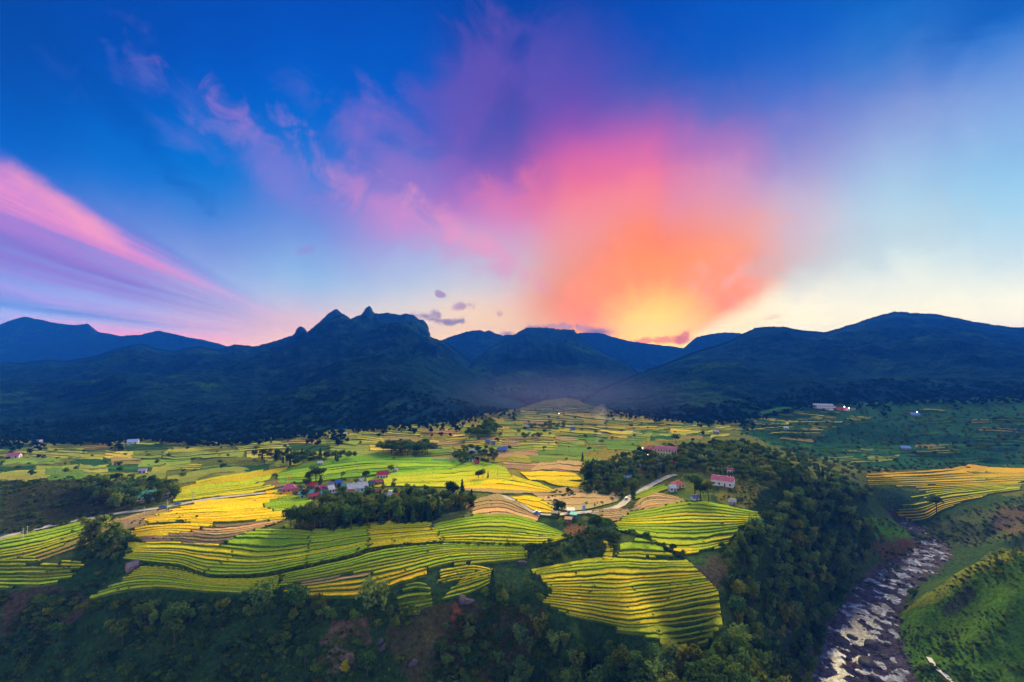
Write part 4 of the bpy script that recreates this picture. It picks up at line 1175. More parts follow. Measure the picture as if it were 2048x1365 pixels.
def house(px, py, wpx, label, roof, wall, depth=0.7, tall=3.0, pitch=0.30, yaw=None, kind='gable', wins=3, storeys=1, name="house", cat="house", group=None, along='x', open_front=False):
    """a house whose front is wpx wide in the view; px, py: the foot of its front wall"""
    w, dist = ground(px, py)
    W = max(wpx * dist / FPX, 3.0); D = W * depth if along == 'x' else W * depth
    H = tall * storeys
    yw = math.atan2(-w[0], w[1]) * 0.7 + (yaw if yaw is not None else random.uniform(-0.35, 0.35))
    root = prop(empty(name, (w[0], w[1], w[2] - 0.1), yw), label, cat, group)
    KEEPOUT.append((w[0], w[1] + D * 0.4, max(W, D) * 0.62))
    u = np.array(w[:2]) / dist
    KEEPOUT.append((w[0] - u[0] * (W * 0.5 + 3), w[1] - u[1] * (W * 0.5 + 3), W * 0.42 + 1))
    x = W / 2
    mw = paint(wall)
    b = MB()
    rise = D * pitch
    if kind == 'gable':
        b.prism([(0, -1.5), (D, -1.5), (D, H), (D / 2, H + rise * 0.94), (0, H)], -x, x)
    elif kind == 'shed':
        b.prism([(0, -1.5), (D, -1.5), (D, H + rise * 0.6), (0, H)], -x, x)
    else:
        b.box(-x, x, 0, D, -1.5, H)
    b.build("wall", mw, root)
    r = MB(); o = 0.45; t = 0.14
    if kind == 'gable':
        s = rise / (D / 2)
        r.prism([(-o, H - o * s + 0.05), (D / 2, H + rise + 0.05), (D + o, H - o * s + 0.05), (D + o, H - o * s + 0.05 + t), (D / 2, H + rise + 0.08 + t), (-o, H - o * s + 0.05 + t)], -x - o, x + o)
    elif kind == 'hip':
        k = min(x * 0.6, D * 0.45)
        v = [(-x - o, -o, H), (x + o, -o, H), (x + o, D + o, H), (-x - o, D + o, H), (-x + k, D / 2, H + rise), (x - k, D / 2, H + rise)]
        v += [(a, c, z - t) for a, c, z in v[:4]]
        r.add(v, [(0, 1, 5, 4), (1, 2, 5), (2, 3, 4, 5), (3, 0, 4), (6, 7, 1, 0), (7, 8, 2, 1), (8, 9, 3, 2), (9, 6, 0, 3), (9, 8, 7, 6)])
    elif kind == 'shed':
        r.prism([(-o, H - 0.2), (D + o, H + rise * 0.6 + 0.1), (D + o, H + rise * 0.6 + 0.1 + t), (-o, H - 0.2 + t)], -x - o, x + o)
    else:
        r.box(-x - 0.25, x + 0.25, -0.3, D + 0.3, H + 0.003, H + 0.28)
    ro = r.build("roof", tin(roof), root)
    if kind in ('gable', 'hip'):
        g = MB(); k = x + o if kind == 'gable' else x - min(x * 0.6, D * 0.45)
        g.box(-k, k, D / 2 - 0.13, D / 2 + 0.13, H + rise + 0.04, H + rise + 0.30)
        g.build("ridge_cap", tin(tuple(v * 0.8 for v in roof)), ro)
    if storeys > 1:
        for s in range(1, storeys):
            c = MB(); c.box(-x - 0.12, x + 0.12, -0.35, -0.003, s * tall - 0.14, s * tall + 0.02); c.build("cornice", mw, root)
    n = max(1, min(wins, int(W / 1.6)))
    for s in range(storeys):
        for i in range(n):
            cx = -x + (i + 0.5) * W / n
            ww = min(0.55, W / n * 0.3)
            z0, z1 = s * tall + 0.95, s * tall + min(2.3, tall * 0.78)
            if s == 0 and i == n // 2:
                d = MB(); d.box(cx - 0.5, cx + 0.5, -0.05, 0.06, 0.05, 2.15); dd = d.build("door", M_WOOD, root)
                continue
            f = MB(); f.box(cx - ww - 0.1, cx + ww + 0.1, -0.06, 0.04, z0 - 0.1, z1 + 0.1)
            fo = f.build("window", paint(WHITE), root)
            g = MB(); g.box(cx - ww, cx + ww, -0.085, -0.03, z0, z1); g.build("pane", M_GLASS, fo)
    sd = MB(); sd.box(x - 0.03, x + 0.05, D * 0.35, D * 0.6, 1.0, 2.1); sd.build("side_window", M_GLASS, root)
    return root


V1 = "houses of the village by the grove"
house(765, 958, 21, "white house with bright red roof standing alone behind the village", RED, WHITE, 0.7, 3.2, 0.35, 0.0, wins=4)
house(716, 986, 36, "long grey tin-roofed hall, largest roof in the middle of the village", (0.46, 0.46, 0.52), SKYW, 0.65, 3.4, 0.30, 0.25, wins=5)
house(613, 997, 22, "turquoise-roofed house at the village's front left corner", TEAL, SKYW, 0.7, 2.8, 0.3, 0.2)
house(577, 986, 22, "magenta pink house with a flag at the village's left end", PINK, PINK, 0.7, 3.0, 0.4, -0.1, 'hip')
house(602, 985, 9, "tiny pale pink annex right of the magenta house", GREY, PINK, 0.8, 2.4, 0.3)
house(622, 979, 14, "dark red roof behind the turquoise corner house", RED, BROWN, 0.7, 2.8, 0.35)
house(628, 999, 15, "low red roof touching the turquoise corner house", RED, BROWN, 0.7, 2.4, 0.3, 0.3)
house(653, 987, 20, "purple-red roofed house left of the small teal roof's back", (0.36, 0.08, 0.16), LILAC, 0.7, 2.8, 0.35)
house(648, 993, 11, "small bright teal roof in the middle of the village front", (0.04, 0.40, 0.46), SKYW, 0.8, 2.5, 0.3)
house(661, 998, 18, "long violet-grey shed roof behind the grove's tallest trees", LILAC, BROWN, 0.6, 2.4, 0.25, 0.15)
house(664, 987, 10, "white gable end turned to the viewer in the village", WHITE, WHITE, 1.2, 3.0, 0.45, 0.5)
house(676, 973, 13, "vivid blue roof at the back of the village", BLUE, SLATE, 0.7, 2.8, 0.35)
house(661, 976, 10, "slate blue roof left of the vivid blue one", SLATE, SLATE, 0.8, 2.6, 0.35)
house(739, 976, 14, "dark green roof next to the long red roof", (0.03, 0.14, 0.13), BROWN, 0.7, 2.8, 0.35)
house(752, 972, 24, "long low dusky red roof along the village lane", (0.40, 0.10, 0.11), BROWN, 0.45, 2.6, 0.3, 0.15)
house(774, 1001, 14, "pale violet house with pale blue walls right of the tall trees", LILAC, SKYW, 0.8, 3.0, 0.35, 0.4)
house(794, 1001, 14, "red roof half hidden by trees right of the pale violet house", RED, BROWN, 0.8, 2.6, 0.35)
house(779, 991, 8, "small pale green flat roof above the pale violet house", (0.40, 0.52, 0.42), SKYW, 0.9, 2.6, 0.2, kind='flat')
house(786, 1030, 15, "grey-lilac shed among the lowest conifers of the grove", (0.40, 0.36, 0.48), BROWN, 0.6, 2.3, 0.3, 0.1)
house(834, 994, 7, "little white hut among the trees at the village's right", WHITE, WHITE, 0.9, 2.6, 0.3)
house(790, 946, 8, "small white house at the top of the village lane", WHITE, WHITE, 0.9, 2.8, 0.3)
house(905, 990, 9, "faint lilac house behind the trees at the grove's right end", LILAC, LILAC, 0.9, 2.8, 0.3)
for px, py, w, lab, rf, wl in [(590, 990, 9, "brown hut between the magenta house and the turquoise corner house", RUST, BROWN), (637, 983, 10, "faded pink roof behind the low red one", PINK, BROWN), (690, 979, 10, "dull teal roof left of the long grey hall", TEAL, BROWN), (700, 992, 11, "rusty roof in front of the long grey hall", RUST, BROWN),
                           (741, 988, 11, "slate roof right of the long grey hall", SLATE, LILAC), (757, 990, 9, "red roof in the trees right of the slate one", RED, BROWN), (812, 996, 9, "dim blue roof among the grove's right trees", BLUE, SLATE), (722, 968, 8, "small white shed behind the long grey hall", WHITE, WHITE), (850, 998, 8, "rust-red hut deep in the grove's right half", RUST, BROWN)]:
    house(px, py, w, lab, rf, wl, 0.75, 2.6, 0.35, wins=2)
V2 = "houses of the hill village"
house(1301, 913, 15, "pink-roofed corner block with cream walls, tallest of the hill village", (0.55, 0.14, 0.14), CREAM, 0.9, 3.2, 0.42, 0.35, 'hip', 3, 2)
house(1331, 913, 40, "long cream school wing with pink roof on the hill", (0.50, 0.16, 0.22), CREAM, 0.3, 3.1, 0.38, -0.25, 'gable', 8, 2)
house(1288, 905, 20, "turquoise flat-roofed house behind the pink corner block", (0.06, 0.40, 0.42), SKYW, 0.6, 3.0, 0.15, kind='shed')
house(1353, 901, 22, "red roof behind the long cream wing", (0.50, 0.11, 0.13), CREAM, 0.5, 3.0, 0.35, -0.2)
house(1312, 925, 14, "slate blue roof below the pink corner block", (0.10, 0.22, 0.38), BROWN, 0.7, 2.6, 0.35, 0.3)
house(1303, 927, 9, "small scarlet roof left of the slate blue one", RED, BROWN, 0.8, 2.4, 0.35)
house(1334, 927, 8, "tiny pink roof below the long cream wing", PINK, BROWN, 0.8, 2.4, 0.35)
house(1292, 938, 9, "pale blue hut among the trees below the hill school", (0.30, 0.42, 0.62), SKYW, 0.8, 2.5, 0.3)
house(1277, 938, 9, "dim blue-grey hut left of the pale blue one", SLATE, SLATE, 0.8, 2.5, 0.3)
house(1266, 951, 13, "teal-fronted house at the lower edge of the hill wood", (0.06, 0.38, 0.42), (0.08, 0.34, 0.38), 0.7, 2.8, 0.3, 0.3)
house(1281, 951, 11, "brown wooden house joined to the teal-fronted one", RUST, BROWN, 0.8, 2.6, 0.35)
house(1258, 961, 20, "long low grey-blue roof beneath the teal-fronted house", (0.26, 0.32, 0.46), SLATE, 0.4, 2.0, 0.3, 0.1)
house(1430, 914, 15, "blue-roofed house on the back slope of the hill village", (0.10, 0.20, 0.50), SLATE, 0.7, 2.8, 0.35)
house(1413, 905, 8, "pink roof peeping from trees left of the blue-roofed house", PINK, CREAM, 0.8, 2.6, 0.35)
house(1390, 934, 8, "narrow house with teal roof and orange front in the hill wood", TEAL, (0.50, 0.22, 0.08), 0.9, 3.2, 0.3)
house(1444, 973, 36, "big white house with wide pinkish red roof above the forest edge", (0.55, 0.13, 0.19), (0.56, 0.54, 0.52), 0.5, 4.2, 0.30, -0.35, 'gable', 4)
house(1461, 957, 9, "white two-storey tower house behind the big red roof", (0.32, 0.08, 0.12), WHITE, 0.9, 3.0, 0.3, storeys=2, wins=2)
house(1360, 977, 20, "orange-red roofed house beside the road, among trees", (0.62, 0.15, 0.12), CREAM, 0.7, 2.8, 0.38, 0.5, 'hip')
house(1347, 984, 12, "white house front under the orange-red roof", SKYW, WHITE, 0.8, 3.0, 0.3, 0.3)
house(1394, 1001, 15, "low shed with white end and dark blue roof by the meadow", (0.12, 0.16, 0.30), WHITE, 0.6, 1.9, 0.35, 0.5, name="shed", cat="shed")
house(1465, 1010, 11, "small grey field hut at the forest edge", (0.36, 0.36, 0.40), (0.28, 0.27, 0.28), 0.8, 2.0, 0.35, name="hut", cat="hut")
house(1142, 1030, 13, "white roadside shop in the curve of the road", WHITE, WHITE, 0.8, 2.8, 0.2, kind='shed')
house(1146, 1038, 12, "roadside stall with turquoise and blue awning", (0.04, 0.50, 0.42), (0.06, 0.18, 0.50), 0.8, 2.6, 0.2, kind='shed', name="stall", cat="stall")
house(1110, 1034, 15, "dark open carport beside the road", (0.06, 0.07, 0.10), (0.05, 0.05, 0.06), 0.6, 2.3, 0.15, kind='shed', name="carport", cat="carport")
house(1136, 1046, 12, "rusty lean-to below the roadside stall", RUST, BROWN, 0.7, 2.2, 0.25, kind='shed', name="shed", cat="shed")
house(266, 1140, 13, "small dark-roofed hut above the gully beside lime terraces", (0.12, 0.10, 0.16), BROWN, 0.8, 1.9, 0.45, 0.5, name="hut", cat="hut")
house(293, 1001, 27, "white house with turquoise roof among the trees by the left road", (0.06, 0.42, 0.44), WHITE, 0.6, 3.0, 0.35, 0.45)
house(336, 995, 10, "lilac hut right of the turquoise-roofed roadside house", LILAC, LILAC, 0.8, 2.5, 0.3)
for px, py, w, lab, rf, wl in [(1322, 935, 9, "grey-blue roof below the slate blue one on the hill", SLATE, SLATE), (1345, 932, 8, "faded red roof right of the tiny pink one", RED, BROWN), (1310, 944, 9, "teal hut half way down the hill wood", TEAL, BROWN), (1372, 915, 9, "pale pink roof right of the long cream wing", PINK, CREAM), (1240, 948, 8, "dark blue hut at the hill wood's left side", BLUE, SLATE), (1402, 920, 8, "grey roof on the hill behind the orange-fronted house", GREY, SLATE)]:
    house(px, py, w, lab, rf, wl, 0.75, 2.6, 0.35, wins=2)
V3 = "far houses scattered on the valley floor"
for px, py, w, lab, rf, wl in [
    (74, 889, 9, "far white hut with pink base at the left mountain's foot", WHITE, PINK), (25, 917, 12, "faded pink house at the far left edge", PINK, LILAC),
    (265, 889, 13, "far blue and white sheds below the mountain", (0.30, 0.45, 0.7), WHITE), (284, 948, 9, "lilac hut on the flat fields behind the left wood", LILAC, LILAC),
    (947, 909, 15, "white two-storey house in the mid-valley hamlet", SKYW, (0.62, 0.74, 0.80)), (969, 907, 9, "pale low roof right of the hamlet's white house", WHITE, LILAC),
    (939, 924, 12, "turquoise roof at the front of the mid-valley hamlet", TEAL, SKYW), (956, 923, 7, "small teal roof beside the hamlet's turquoise one", TEAL, SKYW),
    (953, 931, 9, "red roof at the foot of the mid-valley hamlet", RED, PINK), (1004, 905, 18, "wide dim blue roof right of the mid-valley hamlet", (0.12, 0.18, 0.42), SLATE),
    (976, 889, 9, "blue shed behind the mid-valley hamlet", BLUE, SLATE), (986, 890, 8, "bright blue roof right behind the hamlet", BLUE, SLATE),
    (1056, 857, 9, "pale far hut left of the round field trees", SKYW, SKYW), (1145, 861, 9, "far blue shed alone on the golden plain", BLUE, SLATE), (871, 898, 7, "blue hut at the right end of the round grove", BLUE, SLATE),
    (1573, 860, 7, "pale hut on the teal slope below the knoll", WHITE, SKYW), (1813, 901, 11, "dim blue roof in the bowl above the river bench", (0.2, 0.35, 0.6), SLATE), (1832, 833, 11, "blue house with a lit lamp on the shaded slope", (0.15, 0.3, 0.55), SLATE),
    (690, 872, 5, "tiny white hut at the foot of the big mountain", WHITE, WHITE), (1433, 868, 8, "grey hut above the hill village's back slope", GREY, SLATE), (640, 932, 8, "white hut at the end of the dark tree line", WHITE, WHITE),
    (943, 912, 6, "red shed in front of the hamlet's white house", RED, PINK), (1680, 821, 9, "red-roofed house right of the long white school", RED, PINK), (1694, 822, 8, "pink-roofed house at the end of the school row", PINK, CREAM), (1668, 819, 7, "grey roof next to the long white school", GREY, SLATE),
    (1707, 822, 6, "low dark house at the far end of the school row", SLATE, SLATE)]:
    house(px, py, w, lab, rf, wl, 0.7, 2.8, 0.35, wins=2)
house(1647, 819, 27, "long white two-storey school on the knoll below the right ridge", (0.40, 0.40, 0.47), (0.50, 0.51, 0.56), 0.3, 3.4, 0.25, 0.0, 'gable', 10, 2)


# lit lamps by the far houses
def lamp(px, py, label, power):
    w, dist = ground(px, py)
    root = prop(empty("street_lamp", tuple(w)), label, "street lamp", "lit lamps of the far hamlets")
    b = MB(); b.tube((0, 0, 0), (0, 0, 5), 0.10, 0.07); b.build("post", M_STEEL, root)
    m, T, bs = mat("lamp_glow")
    bs.inputs['Base Color'].default_value = (0.9, 0.7, 0.5, 1)
    bs.inputs['Emission Color'].default_value = (1.0, 0.62, 0.34, 1); bs.inputs['Emission Strength'].default_value = power
    r = 0.42 * dist / 700
    bm = bmesh.new(); bmesh.ops.create_icosphere(bm, subdivisions=2, radius=max(r, 0.25)); me = bpy.data.meshes.new("bulb"); bm.to_mesh(me); bm.free()
    me.materials.append(m)
    o = bpy.data.objects.new("bulb", me); COL.objects.link(o); o.parent = root; o.location = (0, 0, 5.1)


for px, py, lab, p in [(1661, 816, "lamp at the right end of the white school", 6), (1689, 820, "bright orange lamp in the school row", 14), (1698, 823, "brightest warm lamp right of the school row", 18), (1834, 831, "lone warm lamp on the shaded right slope", 14),
                       (1351, 911, "small lamp at the hill school's right end", 8), (1296, 922, "white lamp under the hill's pink corner block", 8), (1118, 834, "single far lamp on the valley floor", 8)]:
    lamp(px, py, lab, p)


# low pale wall in front of the hamlet
def wall_strip(px0, px1, py, label):
    a, b = cast([px0, px1], [py, py])
    d = b - a; L = math.hypot(d[0], d[1])
    root = prop(empty("boundary_wall", tuple(a), math.atan2(d[1], d[0])), label, "wall")
    m = MB(); m.box(0, L, -0.15, 0.15, -2.5, 1.7); m.build("panel", paint((0.62, 0.50, 0.55)), root)
    c = MB(); c.box(-0.1, L + 0.1, -0.22, 0.22, 1.703, 1.85); c.build("coping", M_CONC, root)
    n = int(L / 4)
    for i in range(n + 1):
        p = MB(); p.box(i * L / n - 0.18, i * L / n + 0.18, -0.2, 0.2, -2.5, 1.7 + 0.25); p.build("pillar", M_CONC, root)


wall_strip(865, 910, 922, "long low pinkish wall left of the mid-valley hamlet")


# ------------------------------------------------------------------ roads
def mat_road():
    m, T, b = mat("pale_road")
    p = geo_pos(T)
    n1 = T.noise(p, 0.3, 5, 0.65); n2 = T.noise(p, 3.0, 3, 0.6)
    c = T.mix(T.mr(n1, 0.35, 0.7), (0.30, 0.27, 0.25), (0.46, 0.42, 0.40))
    k = T.mr(n2, 0.3, 0.7, 0.8, 1.2, 'LINEAR')
    T.put(b.inputs['Base Color'], T.mix(1.0, c, T.comb(k, k, k), 'MULTIPLY'))
    return m


M_ROAD = mat_road()


def road(pts, width, label, name="road", lift=0.6, m=None):
    P = cast([p[0] for p in pts], [p[1] for p in pts])
    P = catmull(P, 14)
    z = h_at(P[:, 0], P[:, 1]); q = np.pad(z, 6, mode='edge'); z = np.convolve(q, np.ones(13) / 13, 'valid')
    t = np.gradient(P[:, :2], axis=0); t /= np.linalg.norm(t, axis=1)[:, None] + 1e-9
    nr = np.stack([-t[:, 1], t[:, 0]], 1)
    wv = width / 2 * (1 + 0.15 * (fbm(np.arange(len(P)) * 0.4, np.zeros(len(P)), 2, 4) - 0.5))
    ks = [(-1.25, -1.6), (-1.0, 0), (0, 0.05), (1.0, 0), (1.25, -1.6)]
    V = np.array([np.stack([P[:, 0] + nr[:, 0] * wv * k, P[:, 1] + nr[:, 1] * wv * k, z + lift + dz], 1) for k, dz in ks])
    F = grid_faces(5, len(P)); row = np.repeat(np.arange(4), len(P) - 1)
    o = mesh_obj(name, V.reshape(-1, 3), F[:, ::-1], [m or M_ROAD, M_BANK], None, False, np.where((row == 1) | (row == 2), 0, 1))
    prop(o, label=label, kind='structure')
    for p in P[::4]:
        KEEPOUT.append((p[0], p[1], width * 0.9))
    return np.concatenate([P[:, :2], (z + lift)[:, None]], 1)


R1 = road([(-30, 1086), (0, 1079), (44, 1067), (120, 1050), (192, 1037), (240, 1028), (291, 1022), (327, 1017), (357, 1011), (399, 1003), (459, 995), (551, 985), (580, 982)], 5.0, "pale road climbing from the left edge to the village")
R2 = road([(995, 992), (1035, 1004), (1051, 1013), (1064, 1023), (1080, 1029), (1107, 1031), (1137, 1029), (1165, 1027), (1210, 1022), (1238, 1014), (1252, 1004), (1259, 996), (1278, 986), (1306, 970), (1336, 955), (1352, 951)], 4.6, "pale winding road from the fields to the hill village")
R3 = road([(729, 972), (755, 962), (776, 953), (797, 943)], 3.6, "short dirt lane behind the village")
M_STONE = plain("river_stone", (0.055, 0.050, 0.062), 0.8, 0.1, 0.45, 0.6)
M_PALE = plain("pale_gravel", (0.50, 0.48, 0.50), 0.8, 0.3, 0.45, 1.4)
road([(1858, 1318), (1872, 1338), (1890, 1352), (1912, 1376)], 2.0, "narrow pale stony stream bed beside the river, bottom right", "path", 0.5, M_PALE)


# ------------------------------------------------------------------ cars, poles, sign
def car(px, py, yaw, col, label):
    w, dist = ground(px, py)
    root = prop(empty("parked_car", (w[0], w[1], w[2] + 0.62), yaw), label, "car", "cars on the valley roads")
    body = paint(col, 0.3, 0.06)
    b = MB()
    b.prism([(-0.85, 0.30), (-0.90, 0.62), (-0.82, 0.92), (0.82, 0.92), (0.90, 0.62), (0.85, 0.30)], -2.1, 2.1)
    b.build("body", body, root)
    c = MB()
    c.add([(-1.5, -0.78, 0.92), (0.75, -0.78, 0.92), (0.75, 0.78, 0.92), (-1.5, 0.78, 0.92), (-1.15, -0.62, 1.45), (0.15, -0.62, 1.45), (0.15, 0.62, 1.45), (-1.15, 0.62, 1.45)],
          [(0, 1, 5, 4), (1, 2, 6, 5), (2, 3, 7, 6), (3, 0, 4, 7)]); c.build("window_band", M_GLASS, root)
    r = MB(); r.box(-1.2, 0.2, -0.65, 0.65, 1.44, 1.52); r.build("roof", body, root)
    for sx in (-1.3, 1.3):
        for sy in (-1, 1):
            t = MB(); t.tube((sx, sy * 0.68, 0.32), (sx, sy * 0.90, 0.32), 0.32, 0.32, 12); wo = t.build("wheel", M_TYRE, root)
            h = MB(); h.tube((sx, sy * 0.88, 0.32), (sx, sy * 0.92, 0.32), 0.19, 0.19, 8); h.build("rim", M_STEEL, wo)
    for sy in (-0.6, 0.6):
        l = MB(); l.box(2.08, 2.14, sy - 0.18, sy + 0.18, 0.58, 0.74); l.build("headlight", paint((0.8, 0.8, 0.75), 0.2, 0.05), root)


car(1075, 1029, 0.1, (0.02, 0.10, 0.50), "small blue car on the road bend beside the golden wedge")
car(326, 1018, 0.35, (0.02, 0.08, 0.42), "dark blue car on the left road, nearer of two")
car(356, 1011, 0.35, (0.04, 0.25, 0.42), "teal car on the left road, farther of two")
car(562, 984, 0.2, (0.05, 0.20, 0.50), "blue car parked left of the magenta pink house")
car(1253, 1001, 1.2, (0.35, 0.38, 0.42), "grey car on the road by the tall roadside tree")


def pole(px, py, h, label):
    w, dist = ground(px, py)
    root = prop(empty("utility_pole", (w[0], w[1], w[2] - 0.5), random.uniform(-0.3, 0.3)), label, "utility pole", "utility poles")
    b = MB(); b.tube((0, 0, 0), (0, 0, h), 0.20, 0.12, 8); b.build("post", M_CONC, root)
    c = MB(); c.box(-0.9, 0.9, -0.06, 0.06, h - 0.8, h - 0.66); co = c.build("cross_arm", M_WOOD, root)
    for x in (-0.75, 0, 0.75):
        i = MB(); i.tube((x, 0, h - 0.66), (x, 0, h - 0.42), 0.06, 0.05, 6); i.build("insulator", paint((0.6, 0.6, 0.6)), co)


for px, py, h, lab in [(334, 1028, 8.5, "utility pole below the two cars on the left road"), (385, 1004, 7.5, "utility pole farther up the left road"), (45, 1081, 7, "pale concrete pole at the left edge, nearer one"), (54, 1073, 6, "pale concrete pole at the left edge, farther one"),
                       (1018, 936, 9, "slim pole standing in the mid-valley rice"), (995, 954, 8, "slim pole near the lone pair of field trees"), (288, 1034, 6, "thin pole on the dry slope under the road")]:
    pole(px, py, h, lab)


def sign(px, py):
    w, dist = ground(px, py)
    root = prop(empty("road_sign", tuple(w), 0.2), "tall narrow blue and white board beside the road", "sign")
    for x in (-0.6, 0.6):
        b = MB(); b.tube((x, 0, 0), (x, 0, 3.0), 0.06, 0.06, 6); b.build("post", M_STEEL, root)
    p = MB(); p.box(-0.9, 0.9, -0.06, 0.06, 1.4, 5.2); po = p.build("panel", paint((0.12, 0.30, 0.62)), root)
    q = MB(); q.box(-0.9, 0.9, -0.075, -0.062, 4.0, 5.2); q.build("header", paint(WHITE), po)


sign(1168, 1025)


def flag(px, py):
    w, dist = ground(px, py)
    root = prop(empty("flagpole", tuple(w)), "flagpole with a small yellow and red flag above the magenta house", "flagpole")
    b = MB(); b.tube((0, 0, 0), (0, 0, 9), 0.08, 0.05, 6); b.build("post", M_STEEL, root)
    V = [(0.06 + 0.3 * i, 0.12 * math.sin(i * 1.3), 7.6 + 1.3 * j) for j in (0, 1) for i in range(7)]
    V += [(x, y + 0.02, z) for x, y, z in V]
    F = [(i, i + 1, i + 8, i + 7) for i in range(6)] + [(i + 21, i + 22, i + 15, i + 14) for i in range(6)]
    mesh_obj("flag", V, F, paint((0.65, 0.28, 0.04)), root)


flag(575, 980)


# ------------------------------------------------------------------ boulders
def rock_mesh(seed, flat=0.6):
    bm = bmesh.new(); bmesh.ops.create_icosphere(bm, subdivisions=3, radius=1.0)
    r = random.Random(seed)
    planes = [(Vector((r.gauss(0, 1), r.gauss(0, 1), r.gauss(0, 1))).normalized(), r.uniform(0.55, 0.9)) for _ in range(9)]
    for v in bm.verts:
        for n, d in planes:
            k = v.co.dot(n) - d
            if k > 0: v.co -= n * k * 0.85
        v.co *= 1 + 0.06 * math.sin(v.co.x * 7 + seed) * math.cos(v.co.y * 6)
        v.co.z *= flat
    me = bpy.data.meshes.new("boulder"); bm.to_mesh(me); bm.free()
    me.materials.append(M_STONE)
    return me


ROCKS = [rock_mesh(i, 0.45 + 0.08 * (i % 5)) for i in range(6)]


def boulder(x, y, z, s, label, group, k=0):
    o = bpy.data.objects.new("boulder", ROCKS[k % 6]); COL.objects.link(o)
    o.location = (x, y, z + 0.12 * s); o.scale = (s * random.uniform(0.85, 1.25), s * random.uniform(0.75, 1.1), s * random.uniform(0.8, 1.1))
    o.rotation_euler = (random.uniform(-0.2, 0.2), random.uniform(-0.2, 0.2), random.uniform(0, 6.3))
    prop(o, label, "boulder", group)
    return o


for px, py, s, lab in [(1743, 1292, 3.6, "large brown boulder in mid-river, upstream of the dark one"), (1733, 1326, 4.4, "biggest dark boulder in the river's foreground"), (1705, 1278, 2.9, "smooth blue-grey boulder left of the brown one"), (1678, 1283, 2.6, "grey-violet boulder at the river's left bank"),
                       (1726, 1304, 1.8, "small round boulder between the two largest river boulders"), (1750, 1362, 3.0, "dark boulder cut by the bottom edge of the frame"), (925, 1202, 3.0, "pale grey boulder at the edge of the small plots, left of a pair"), (935, 1204, 3.2, "taller grey boulder of the pair above the red earth"),
                       (826, 1330, 2.3, "dark mossy boulder low on the near slope"), (700, 1272, 1.6, "small boulder beside the upper bare patch"), (766, 1298, 2.0, "dark boulder right of the bare patches"), (760, 1285, 1.4, "little stone just above the dark boulder by the bare patches"), (1845, 1160, 2.6, "wide flat boulder in the pale upstream pool"), (1480, 1238, 1.6, "stone showing at the yellow lobe's forest edge"),
                       (866, 1054, 1.8, "grey stone outcrop between the straight rows and rounded terraces"), (1082, 1073, 1.6, "dark rock standing in the green rounded terraces"), (1045, 1128, 2.2, "violet-grey rock at the end of the olive terraces")]:
    w, dist = ground(px, py)
    boulder(w[0], w[1], w[2], s, lab, None, int(px))
_r = np.random.default_rng(3)
_small = []
for i in range(3400):
    k = _r.random() ** 1.4 * (len(riv) - 2); a = int(k); f = k - a
    p = riv[a] * (1 - f) + riv[a + 1] * f
    t = riv[a + 1, :2] - riv[a, :2]; t /= np.linalg.norm(t)
    o = np.clip(_r.normal(0, 0.66), -1.25, 1.25) * p[3]
    x, y = p[0] - t[1] * o, p[1] + t[0] * o
    s = 0.25 + _r.pareto(2.6) * 0.38
    _small.append((x, y, float(h_at(x, y)), min(s, 1.9)))
_small.sort(key=lambda q: -q[3])
for i, (x, y, z, s) in enumerate(_small[:150]):
    boulder(x, y, z, s, "rounded grey-violet boulder in the rocky river bed", "boulders of the river bed", i)
REST_ROCKS = _small[150:]


# ------------------------------------------------------------------ smoke drifting up from the fields
def smoke(px, py, h, r0, r1, dens, label):
    w, dist = ground(px, py)
    n, m = 16, 22
    V = []
    for i in range(m):
        t = i / (m - 1)
        cx = 3.5 * math.sin(t * 5.0) * t + 7 * t * t; cy = 2.5 * math.sin(t * 4.0 + 1)
        rr = (r0 + (r1 - r0) * t) * (1 - 0.9 * max(0, t - 0.8) / 0.2 * 0.9) * (1 + 0.25 * math.sin(9 * t))
        for k in range(n):
            a = 2 * math.pi * k / n
            q = rr * (1 + 0.3 * math.sin(3 * a + 7 * t))
            V.append((cx + q * math.cos(a), cy + q * math.sin(a), h * t))
    F = [(i * n + k, i * n + (k + 1) % n, (i + 1) * n + (k + 1) % n, (i + 1) * n + k) for i in range(m - 1) for k in range(n)]
    F += [tuple(range(n - 1, -1, -1)), tuple((m - 1) * n + k for k in range(n))]
    mt = bpy.data.materials.new("thin_smoke"); mt.use_nodes = True
    T = NT(mt.node_tree); out = T.n('ShaderNodeOutputMaterial'); v = T.n('ShaderNodeVolumePrincipled')
    v.inputs['Color'].default_value = (0.8, 0.78, 0.85, 1); v.inputs['Density'].default_value = dens
    T.t.links.new(v.outputs[0], out.inputs['Volume'])
    o = mesh_obj("smoke", V, F, mt); o.location = tuple(w)
    prop(o, label, None, None, 'stuff')


smoke(1198, 896, 46, 1.6, 9, 0.009, "thin column of smoke rising from the plain left of the hill village")
smoke(1266, 886, 16, 1.5, 6, 0.008, "low drift of smoke behind the hill village")


